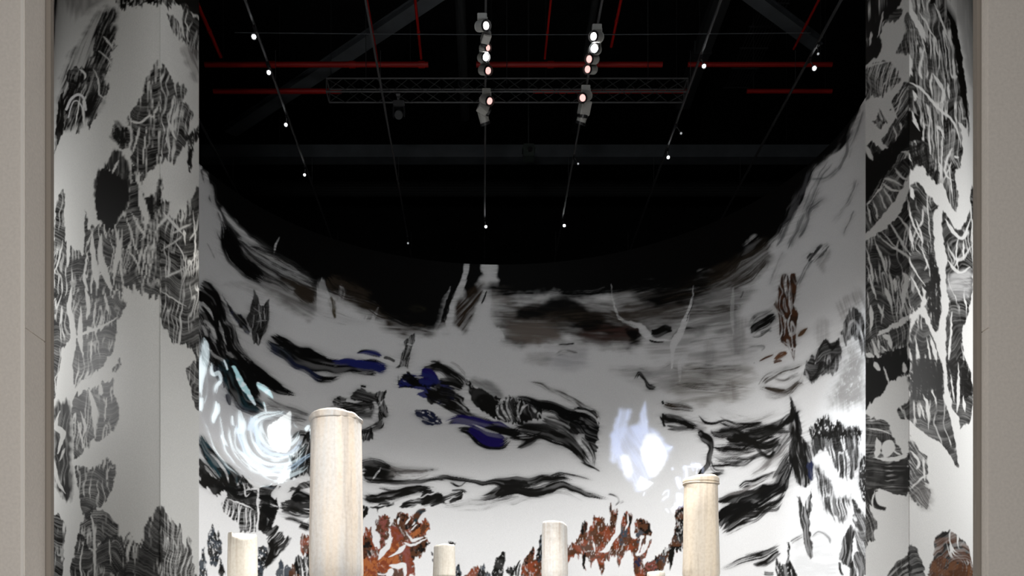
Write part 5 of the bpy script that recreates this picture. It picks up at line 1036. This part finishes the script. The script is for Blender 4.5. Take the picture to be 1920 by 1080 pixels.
# ---------------------------------------------------------------- marble columns
def column(px, ytop, wtop, wbot, r, material, label, seed, topf, collar=None, name='marble_column', chips=()):
    """px centre, wtop / wbot widths in the photo at the top and at the frame's lower edge"""
    Y = 2 * r * FPX / wtop; X = (px - VX) / FPX * Y; H = CAMZ + (VY - ytop) / FPX * Y
    root = empty(name, (X, Y, 0)); tag(root, label, 'column', 'ancient marble columns')
    hb = CAMZ + (VY - 1080) / FPX * Y; gr = (wbot / wtop - 1) / max(H - hb, .3)
    rad = lambda z: r * (1 + gr * (H - z) * (0.9 if z > hb else 0.55))
    S = 128
    zs = np.concatenate([np.linspace(0, H - .5, 70)[:-1], np.linspace(H - .5, H - .12, 50)[:-1], np.linspace(H - .12, H, 44)])
    if collar: cz, ch, cp = collar     # drop of the collar's lower edge, height, projection
    def top_at(x, y): return H - topf(x / r, y / r) * r
    def build(zlist, rf, cap, bump_=0.0025):
        verts = []; faces = []
        th = np.linspace(0, 2 * math.pi, S, endpoint=False)
        for z in zlist:
            for t in th:
                n = vnoise(np.float64(t * 5 + 9), np.float64(z * 3.0), seed) - .5; n2 = vnoise(np.float64(t * 22 + 40), np.float64(z * 18), seed + 3) - .5
                rr = rf(z, t) + n * .006 + n2 * bump_
                x, y = rr * math.cos(t), rr * math.sin(t); zz = z
                if cap:
                    tp = top_at(x, y)
                    if zz > tp:
                        zz = tp
                    if tp - zz < .03: rr2 = rr * (1 - .05 * (1 - (tp - zz) / .03) ** 2); x, y = rr2 * math.cos(t), rr2 * math.sin(t)
                verts.append((x, y, zz))
        nr = len(zlist)
        if cap:
            for q in (.93, .85, .72, .58, .42, .26, .1):
                for t in th:
                    rr = r * q; x, y = rr * math.cos(t), rr * math.sin(t)
                    zz = top_at(x, y) + (vnoise(np.float64(x / r * 5 + 30), np.float64(y / r * 5 + 30), seed + 8) - .5) * .05 * r
                    verts.append((x, y, zz))
            nr += 7
        for i in range(nr - 1):
            for j in range(S):
                faces.append((i * S + j, i * S + (j + 1) % S, (i + 1) * S + (j + 1) % S, (i + 1) * S + j))
        faces.append(tuple((nr - 1) * S + j for j in range(S)))
        me = bpy.data.meshes.new('m'); me.from_pydata(verts, [], faces); me.update()
        return me
    if not collar:
        finish('shaft', build(zs, lambda z, t: rad(z), True), material, root, smooth=True)
    else:
        zc = H - cz
        zsh = np.concatenate([np.linspace(0, zc - .3, 60)[:-1], np.linspace(zc - .3, zc + .01, 20)])
        finish('shaft', build(zsh, lambda z, t: rad(z), False), material, root, smooth=True)
        prof = []
        zcol = np.concatenate([np.array([zc - .004, zc - .002, zc, zc + .004]), np.linspace(zc + .012, H, 34)])
        def rf(z, t):
            k = min(1, max(0, (z - (zc - .004)) / .012))
            chip = 0
            for (ca, cw, cdp) in chips:
                d = abs((t - ca + math.pi) % (2 * math.pi) - math.pi)
                chip += cdp * max(0, 1 - d / cw) * max(0, 1 - (z - zc) / .05)
            tpr = max(0, (z - (H - .05)) / .05)
            return rad(z) - .004 + (cp + .004) * k - chip - .022 * tpr ** 2
        finish('collar', build(zcol, rf, True, .006), material, root, smooth=True)
        if ch:
            bm = bmesh.new(); R0 = rad(zc) + cp * .55
            n = 96; m_ = 8
            vv = [[bm.verts.new(((R0 + .012 * math.cos(b)) * math.cos(a), (R0 + .012 * math.cos(b)) * math.sin(a), zc - .012 + .011 * math.sin(b) + .006 * math.sin(a * 2 + 1))) for b in [2 * math.pi * j / m_ for j in range(m_)]] for a in [2 * math.pi * i / n for i in range(n)]]
            for i in range(n):
                for j in range(m_): bm.faces.new((vv[i][j], vv[(i + 1) % n][j], vv[(i + 1) % n][(j + 1) % m_], vv[i][(j + 1) % m_]))
            from_bm('fillet_ring', bm, material, root, smooth=True)
    return root
# in topf, x is right, y is away from the camera (unit radius); value = drop below the highest point in radii
def t_tall(x, y): return .02 + .10 * max(0, x - .1) + .05 * abs(x) ** 3 * 2 + .03 * math.sin(x * 9 + y * 4) * max(0, x)
def t_right(x, y): return .03 + .12 * max(0, -x) + .02 * math.sin(x * 7 + 1)
def t_slope(x, y): return .03 + .06 * (1 + x) / 2 + (max(0, -y + .15 - .25 * abs(x - .35)) * .42 if x > -.55 else .04) + .05 * max(0, x + .1)
def t_small(x, y): return .04 + .08 * max(0, -x) + .10 * max(0, x - .7) + .02 * math.sin(5 * x + 2 * y)
def t_mid(x, y): return .03 + .55 * max(0, x - .55) + .12 * max(0, -y) * max(0, x + .2)
def t_tiny(x, y): return .05 + .12 * abs(x) ** 2 + .15 * max(0, -y - .1) * (1 if x < .2 else .3)
column(630.5, 775, 94, 102, .275, M['marbleA'], 'tallest cream marble column with a chipped collar at its top', 1, t_tall, collar=(.098, 0, .020), chips=((-.9, .25, .026), (-1.2, .1, .026), (-.55, .1, .02)))
column(1314.5, 893, 61, 70, .200, M['marbleB'], 'tall warm cream marble column on the right with a moulded double collar', 2, t_right, collar=(.088, 1, .018))
column(454.5, 998, 53, 56, .170, M['marbleC'], 'short cream column farthest left with a sloping broken white top', 3, t_slope)
column(833, 1021, 39, 43, .150, M['marbleC'], 'thin pale column stump standing right of the tallest column', 4, t_small)
column(1040, 978, 46, 50, .165, M['marbleD'], 'white marble column in the middle with a chipped right top corner', 5, t_mid)
column(1230, 1070, 33, 36, .135, M['marbleC'], 'lowest column, its top just showing left of the warm cream collared column', 6, t_tiny)

# ---------------------------------------------------------------- ceiling equipment
RH = 8.33                                # track height above eye level
def rail(X, y0, y1, lab):
    bm = bmesh.new(); z = CAMZ + RH
    bx(bm, (X - .014, y0, z), (X + .014, y1, z + .03)); bx(bm, (X - .004, y0, z - .006), (X + .004, y1, z + .001))
    for y in np.arange(y0 + 1, y1, 3.0): tube(bm, (X, y, z + .03), (X, y, z + .5), .004, 5)
    root = from_bm('track_rail', bm, M['rail']); tag(root, lab, 'light track', 'parallel light tracks')
for X, lab in ((-4.42, 'light track farthest left, running into the dark'), (-3.02, 'light track carrying the row of small lit spots at left'), (-1.49, 'light track between the left dotted track and the left lamp cluster'), (0.04, 'light track carrying the left cluster of grey lamps'),
               (1.52, 'light track carrying the right cluster of grey lamps'), (3.03, 'light track carrying the small lit spots right of centre'), (4.56, 'light track farthest right, beside the mural edge')):
    rail(X, 7.0, 24.0, lab)

def beam(name, a, b, w_, h_, material, lab, cat, group=None):
    a = Vector(a); b = Vector(b); d = (b - a); L_ = d.length
    bm = bmesh.new(); bx(bm, (0, -w_ / 2, -h_ / 2), (L_, w_ / 2, h_ / 2))
    fl = .02
    bx(bm, (0, -w_ / 2 - .03, -h_ / 2 - fl), (L_, w_ / 2 + .03, -h_ / 2)); bx(bm, (0, -w_ / 2 - .03, h_ / 2), (L_, w_ / 2 + .03, h_ / 2 + fl))
    o = from_bm(name, bm, material); o.location = a; o.rotation_euler = d.to_track_quat('X', 'Z').to_euler()
    tag(o, lab, cat, group); return o
beam('steel_brace', at(830, -20, H=10.2), at(432, 246, H=10.2), .2, .08, M['steel'], 'wide grey diagonal ceiling brace at upper left', 'beam')
beam('steel_brace', at(1395, -20, H=10.2), at(1532, 82, H=10.2), .16, .08, M['steel'], 'grey diagonal ceiling brace at upper right', 'beam')
def cross(name, x0, x1, Y, y0, y1, dep, m_, lab, cat):
    a = at(x0, y1, Y=Y); b = at(x1, y0, Y=Y); bm = bmesh.new(); bx(bm, (a.x, Y, a.z), (b.x, Y + dep, b.z)); o = from_bm(name, bm, m_); tag(o, lab, cat); return o
xb_ = cross('steel_crossbeam', 300, 1700, 19.0, 271, 294, .3, M['steel'], 'long dark steel crossbeam spanning the ceiling behind the lamp clusters', 'beam')
bm = bmesh.new()
a = at(250, 366, Y=23.5); b = at(1750, 335, Y=23.5)
bx(bm, (a.x, 23.5, a.z), (b.x, 23.6, b.z))
for i in range(6): bx(bm, (a.x, 23.47, a.z + .02 + i * .065), (b.x, 23.5, a.z + .05 + i * .065))
rp_ = from_bm('ribbed_panel', bm, M['dsteel']); tag(rp_, 'dark ribbed panel band above the rear wall', 'panel')
rib_ab = (Vector((a.x, 23.55, b.z)), Vector((b.x, 23.55, b.z)))

def hangers(o, a, b, r=0.0):
    for t in (.08, .92):
        p = Vector(a).lerp(Vector(b), t); bm = bmesh.new(); tube(bm, (p.x, p.y, p.z + r * .5), (p.x, p.y, 14.5), .004, 5)
        from_bm('hanger', bm, M['dsteel'], o)
def pipe(name, a, b, r, m_, lab, cat, group=None, joints=()):
    bm = bmesh.new(); tube(bm, a, b, r, 14)
    for t in joints:
        p = Vector(a).lerp(Vector(b), t); d = (Vector(b) - Vector(a)).normalized() * r * 1.2
        tube(bm, p - d, p + d, r * 1.25, 14)
    o = from_bm(name, bm, m_, smooth=False); tag(o, lab, cat, group)
    if abs(a[1] - b[1]) < .01: hangers(o, a, b, r)
    return o
hangers(rp_, *rib_ab); hangers(xb_, (-5, 19.1, 11.66), (7, 19.1, 11.66))
HR = 9.55; HB = 9.63
def hp(x0, x1, y): return at(x0, y, H=HR), at(x1, y, H=HR)
a, b = hp(384, 803, 121); pipe('sprinkler_pipe', a, b, .042, M['red'], 'red pipe crossing the ceiling left of the left lamp cluster, nearer one', 'pipe', 'red sprinkler pipes', (.3, .66, .97))
a, b = hp(893, 1242, 121); pipe('sprinkler_pipe', a, b, .042, M['red'], 'red pipe crossing behind the two lamp clusters', 'pipe', 'red sprinkler pipes', (.4,))
a, b = hp(1290, 1560, 121); pipe('sprinkler_pipe', a, b, .038, M['red'], 'dim red pipe at upper right above the other', 'pipe', 'red sprinkler pipes')
a, b = hp(400, 640, 171); pipe('sprinkler_pipe', a, b, .042, M['red'], 'red pipe ending at the left end of the truss', 'pipe', 'red sprinkler pipes')
a, b = hp(1000, 1292, 171); pipe('sprinkler_pipe', a, b, .036, M['red'], 'red pipe running behind the right half of the truss', 'pipe', 'red sprinkler pipes')
a, b = hp(1400, 1560, 171); pipe('sprinkler_pipe', a, b, .036, M['red'], 'dim red pipe at right, the lower of two', 'pipe', 'red sprinkler pipes')
for X, y1, r, lab in ((-4.21, 116, .03, 'red branch pipe farthest left beside the mural edge'), (-1.70, 132, .02, 'thin red branch pipe along the left plain track'), (-.99, 118, .022, 'red branch pipe left of the grey round duct'), (1.0, 118, .018, 'red branch pipe between the two lamp clusters'), (2.03, 96, .022, 'red branch pipe right of the right lamp cluster'), (4.93, 100, .02, 'faint red branch pipe near the far right track')):
    Y1 = FPX * HR / (VY - y1)
    pipe('sprinkler_branch', (X, 9, CAMZ + HR + r + .05), (X, Y1, CAMZ + HR + r + .05), r, M['red'], lab, 'pipe', 'red branch pipes', (.9,))
pipe('round_duct', (-.42, 9, CAMZ + 11), (-.36, FPX * 11 / (VY - 220), CAMZ + 11), .09, M['dsteel'], 'dark round duct left of the left lamp cluster', 'duct', None, (.3, .6, .9))
pipe('round_duct', (1.83, 9, CAMZ + 11), (1.92, FPX * 11 / (VY - 245), CAMZ + 11), .06, M['dsteel'], 'thin dark duct behind the right lamp cluster', 'duct', None, (.5, .8))
bm = bmesh.new(); bx(bm, (3.88, 9, CAMZ + 11), (4.16, FPX * 11 / (VY - 205), CAMZ + 11.2))
for y in np.arange(10, 18.5, 1.5): bx(bm, (3.86, y, CAMZ + 10.98), (4.18, y + .04, CAMZ + 11.22))
tag(from_bm('rectangular_duct', bm, M['dsteel']), 'dark rectangular duct right of the lamp clusters', 'duct')
# cable tray
bm = bmesh.new()
for i in range(9): tube(bm, (4.70 + i * .055, 12.5, CAMZ + 11), (4.70 + i * .055, 18.6, CAMZ + 11), .006, 5)
for y in np.arange(12.6, 18.6, .6): bx(bm, (4.66, y, CAMZ + 11.01), (5.18, y + .02, CAMZ + 11.03))
tag(from_bm('cable_tray', bm, M['dsteel']), 'tray of thin parallel cables at upper right', 'cable tray')
# thin sagging cable across
bm = bmesh.new(); pr = None
for i in range(41):
    t = i / 40; p = at(440 + t * 1080, 61 + 4 * math.sin(t * 3.0) * (1 if t < .5 else 1), H=9.0)
    if pr is not None: tube(bm, pr, p, .006, 5)
    pr = p
tag(from_bm('ceiling_cable', bm, M['steel']), 'thin horizontal cable stretched across the ceiling', 'cable')

# lighting truss
TZ = 15.0; s_ = .208; d_ = .29; H1 = 8.817 + CAMZ
root = empty('lighting_truss', (.38, TZ, H1)); tag(root, 'black box truss hung across the ceiling between the upper and lower lamps', 'truss')
x0, x1 = at(612, 172, Y=TZ).x - .38, at(1290, 172, Y=TZ).x - .38
for (yy, zz) in ((0, 0), (d_, 0), (0, s_), (d_, s_)):
    bm = bmesh.new(); tube(bm, (x0, yy, zz), (x1, yy, zz), .013, 8); from_bm('chord', bm, M['rail'], root)
bm = bmesh.new(); n = 22; st = (x1 - x0) / n
for i in range(n):
    xa, xb = x0 + i * st, x0 + (i + 1) * st; e = i % 2
    for yy in (0, d_): tube(bm, (xa, yy, s_ * e), (xb, yy, s_ * (1 - e)), .007, 6)
    for zz in (0, s_): tube(bm, (xa, d_ * e, zz), (xb, d_ * (1 - e), zz), .007, 6)
from_bm('lattice', bm, M['dsteel'], root)
for xx in (x0, x1):
    bm = bmesh.new(); tube(bm, (xx, 0, 0), (xx, d_, 0), .012, 6); tube(bm, (xx, 0, s_), (xx, d_, s_), .012, 6); tube(bm, (xx, 0, 0), (xx, 0, s_), .012, 6); tube(bm, (xx, d_, 0), (xx, d_, s_), .012, 6)
    from_bm('end_frame', bm, M['rail'], root)
for xx in (x0 + .6, 0, x1 - .6):
    bm = bmesh.new(); tube(bm, (xx, d_ / 2, s_), (xx, d_ / 2, 14.5 - H1), .006, 5)
    from_bm('hanging_wire', bm, M['dsteel'], root)

# lamps of the two clusters
def spotlight(loc, yaw, pitch, size, lens, label, snoot=False, box=False, lit=None):
    """hangs below the track: loc is its head's centre"""
    root = empty('spotlight', loc); tag(root, label, 'spotlight', 'grey spotlights hung in two clusters')
    rot = Matrix.Rotation(yaw, 4, 'Z') @ Matrix.Rotation(pitch, 4, 'X')      # local -Y is the beam direction
    L_ = size * 1.5
    bm = bmesh.new()
    if box: bx(bm, (-size * .55, -L_ * .45, -size * .5), (size * .55, L_ * .45, size * .5), .008)
    else:
        tube(bm, (0, -L_ * .45, 0), (0, L_ * .3, 0), size * .52, 24); tube(bm, (0, L_ * .3, 0), (0, L_ * .5, 0), size * .52, 24, size * .36)
        for k in range(3): tube(bm, (0, L_ * (.30 + k * .06), 0), (0, L_ * (.32 + k * .06), 0), size * .53, 24)
    bmesh.ops.transform(bm, matrix=rot, verts=bm.verts); hb_ = from_bm('housing', bm, M['white'], root)
    bm = bmesh.new(); tube(bm, (0, -L_ * .62, 0), (0, -L_ * .44, 0), size * .56, 24, cap=False); tube(bm, (0, -L_ * .62, 0), (0, -L_ * .44, 0), size * .50, 24, cap=False)
    tube(bm, (0, -L_ * .45, 0), (0, -L_ * .43, 0), size * .56, 24)
    bmesh.ops.transform(bm, matrix=rot, verts=bm.verts); from_bm('bezel', bm, M['blackmetal'], root)
    bm = bmesh.new(); tube(bm, (0, -L_ * .50, 0), (0, -L_ * .46, 0), size * .36, 24)
    bmesh.ops.transform(bm, matrix=rot, verts=bm.verts); from_bm('lens', bm, M[lens], root)
    bm = bmesh.new(); zt = CAMZ + RH - loc[2]
    bx(bm, (-size * .5, -size * .35, max(zt - .075, size * .45)), (size * .5, size * .35, zt - .002), .006)
    tube(bm, (0, 0, 0), (0, 0, zt - .03), size * .12, 10)
    bx(bm, (size * .5, -.012, -.02), (size * .57, .012, zt - .04)); from_bm('yoke', bm, M['white'], root)
    return root
def head_at(px, py, dX=0):          # head centre .14 below the track
    Hh = RH - .15; Y = FPX * Hh / (VY - py); return ((px - VX) / FPX * Y, Y, CAMZ + Hh)
rr_ = math.radians
L1 = 'in the left lamp cluster'
spotlight(head_at(904, 49), rr_(38), rr_(24), .125, 'lens_on', 'grey spotlight at the top of the left lamp cluster')
spotlight(head_at(911, 70), rr_(200), rr_(20), .10, 'lens_dim', 'grey box-like lamp turned away, second from the top of the left cluster', box=True)
spotlight(head_at(909, 90), rr_(42), rr_(24), .095, 'lens_pink', 'grey lamp with pinkish lens just above the brightest lamp of the left cluster')
spotlight(head_at(906, 108), rr_(30), rr_(26), .11, 'lens_bright', 'brightest lamp of the left cluster')
spotlight(head_at(909, 132), rr_(38), rr_(28), .12, 'lens_pink', 'grey lamp with pinkish lens just above the truss in the left cluster')
spotlight(head_at(912, 187), rr_(40), rr_(35), .125, 'lens_pink', 'lamp seen through the truss at the top of the lower left group')
spotlight(head_at(906, 203), rr_(110), rr_(20), .12, 'lens_dim', 'tilted box-like lamp in the middle of the lower left group', box=True)
spotlight(head_at(906, 217), rr_(150), rr_(55), .14, 'lens_dim', 'lowest grey lamp of the left cluster')
spotlight(head_at(1119, 69), rr_(-38), rr_(24), .125, 'lens_on', 'grey spotlight at the top of the right lamp cluster')
spotlight(head_at(1117, 92), rr_(-20), rr_(26), .125, 'lens_bright', 'brightest, dazzling white lamp of the right cluster')
spotlight(head_at(1111, 111), rr_(-42), rr_(24), .12, 'lens_pink', 'lamp with pinkish lens below the brightest one of the right cluster')
spotlight(head_at(1108, 130), rr_(-42), rr_(24), .12, 'lens_pink', 'lamp with pinkish lens just above the truss in the right cluster')
spotlight(head_at(1098, 181), rr_(-40), rr_(35), .13, 'lens_pink', 'lamp behind the truss in the right cluster')
spotlight(head_at(1096, 202), rr_(-160), rr_(60), .14, 'lens_dim', 'second lowest grey lamp of the right cluster', box=True)
spotlight(head_at(1093, 216), rr_(-150), rr_(55), .14, 'lens_dim', 'lowest grey lamp of the right cluster')

# dark devices hung among the steel
p = at(991, 286, Y=17.5); root = empty('ceiling_projector', p); tag(root, 'small dark device hung in front of the steel crossbeam near the middle', 'projector')
bm = bmesh.new(); bx(bm, (-.10, -.13, -.12), (.10, .13, .10), .01); bx(bm, (-.12, -.10, .02), (.12, .10, .06), .005); from_bm('body', bm, M['greenish'], root)
bm = bmesh.new(); tube(bm, (.02, -.18, -.02), (.02, -.12, -.02), .04, 16); from_bm('lens', bm, M['blackmetal'], root)
bm = bmesh.new(); tube(bm, (0, 0, .1), (0, 0, 14.5 - p.z), .012, 8); bx(bm, (-.07, -.07, .10), (.07, .07, .13)); from_bm('mount', bm, M['dsteel'], root)
p = at(748, 206, Y=15.14); root = empty('moving_head_lamp', p); tag(root, 'dark stage lamp clamped under the left half of the truss', 'stage lamp')
bm = bmesh.new(); bx(bm, (-.09, -.07, .04), (.09, .07, .12), .01); from_bm('base', bm, M['rail'], root)
bm = bmesh.new()
for sx in (-1, 1): bx(bm, (sx * .085 - .012, -.03, -.12), (sx * .085 + .012, .03, .05), .004)
bx(bm, (-.09, -.03, .03), (.09, .03, .045)); from_bm('yoke', bm, M['blackmetal'], root)
bm = bmesh.new(); tube(bm, (0, .05, -.04), (0, -.07, -.12), .065, 18); tube(bm, (0, -.07, -.12), (0, -.085, -.13), .055, 18); from_bm('head', bm, M['dsteel'], root)
bm = bmesh.new(); bx(bm, (-.02, -.13, .12), (.02, .03, .15)); tube(bm, (-.03, -.137, .16), (.03, -.137, .16), .024, 10); from_bm('clamp', bm, M['rail'], root)

# small lit spots along the tracks
def mini(px, py, lens, label, r=.03, X=None):
    Hh = RH - .13; Y = FPX * Hh / (VY - py); x = (px - VX) / FPX * Y
    root = empty('track_spot', (x, Y, CAMZ + Hh)); tag(root, label, 'spotlight', 'small black track spots')
    rx = min((-4.42, -3.02, -1.49, .04, 1.52, 3.03, 4.56), key=lambda q: abs(q - x)) - x
    d = Vector((-x, -Y, -Hh)).normalized()
    bm = bmesh.new(); tube(bm, Vector((0, 0, 0)) - d * .09, Vector((0, 0, 0)), r * 1.5, 16); tube(bm, (0, 0, 0), d * .015, r * 1.6, 16, cap=False); from_bm('housing', bm, M['blackmetal'], root)
    bm = bmesh.new(); tube(bm, d * .002, d * .008, r, 16); from_bm('lens', bm, M[lens], root)
    bm = bmesh.new(); tube(bm, -d * .05, (rx, 0, .13), .008, 8); bx(bm, (rx - .02, -.05, .10), (rx + .02, .05, .128)); from_bm('mount', bm, M['blackmetal'], root)
for px, py, ln, r, lab in ((476, 69, 'lens_dot', .034, 'uppermost lit spot on the left dotted track'), (504, 136, 'lens_dot', .032, 'second lit spot down the left dotted track'), (536, 234, 'lens_dot', .028, 'third lit spot down the left dotted track'), (571, 328, 'lens_dot', .024, 'lowest lit spot on the left dotted track'),
                           (911, 425, 'lens_dot', .028, 'lit dot low on the track below the left lamp cluster'), (1058, 423, 'lens_dot', .030, 'lit dot low on the track below the right lamp cluster'), (765, 456, 'lens_dim', .022, 'faint dot low left of centre above the mural'),
                           (1320, 124, 'lens_dot', .030, 'uppermost lit spot right of the lamp clusters'), (1277, 250, 'lens_dim', .02, 'faint spot right of the lamp clusters, above the lit lower one'), (1253, 295, 'lens_dot', .028, 'lit spot in front of the steel crossbeam at right'),
                           (1527, 128, 'lens_dot', .032, 'lit spot farthest right beside the mural'), (1534, 101, 'lens_dim', .018, 'faint spot just above the lit one farthest right'), (1084, 307, 'lens_dim', .018, 'faint spot below the steel crossbeam near the middle')):
    mini(px, py, ln, lab, r * .78)
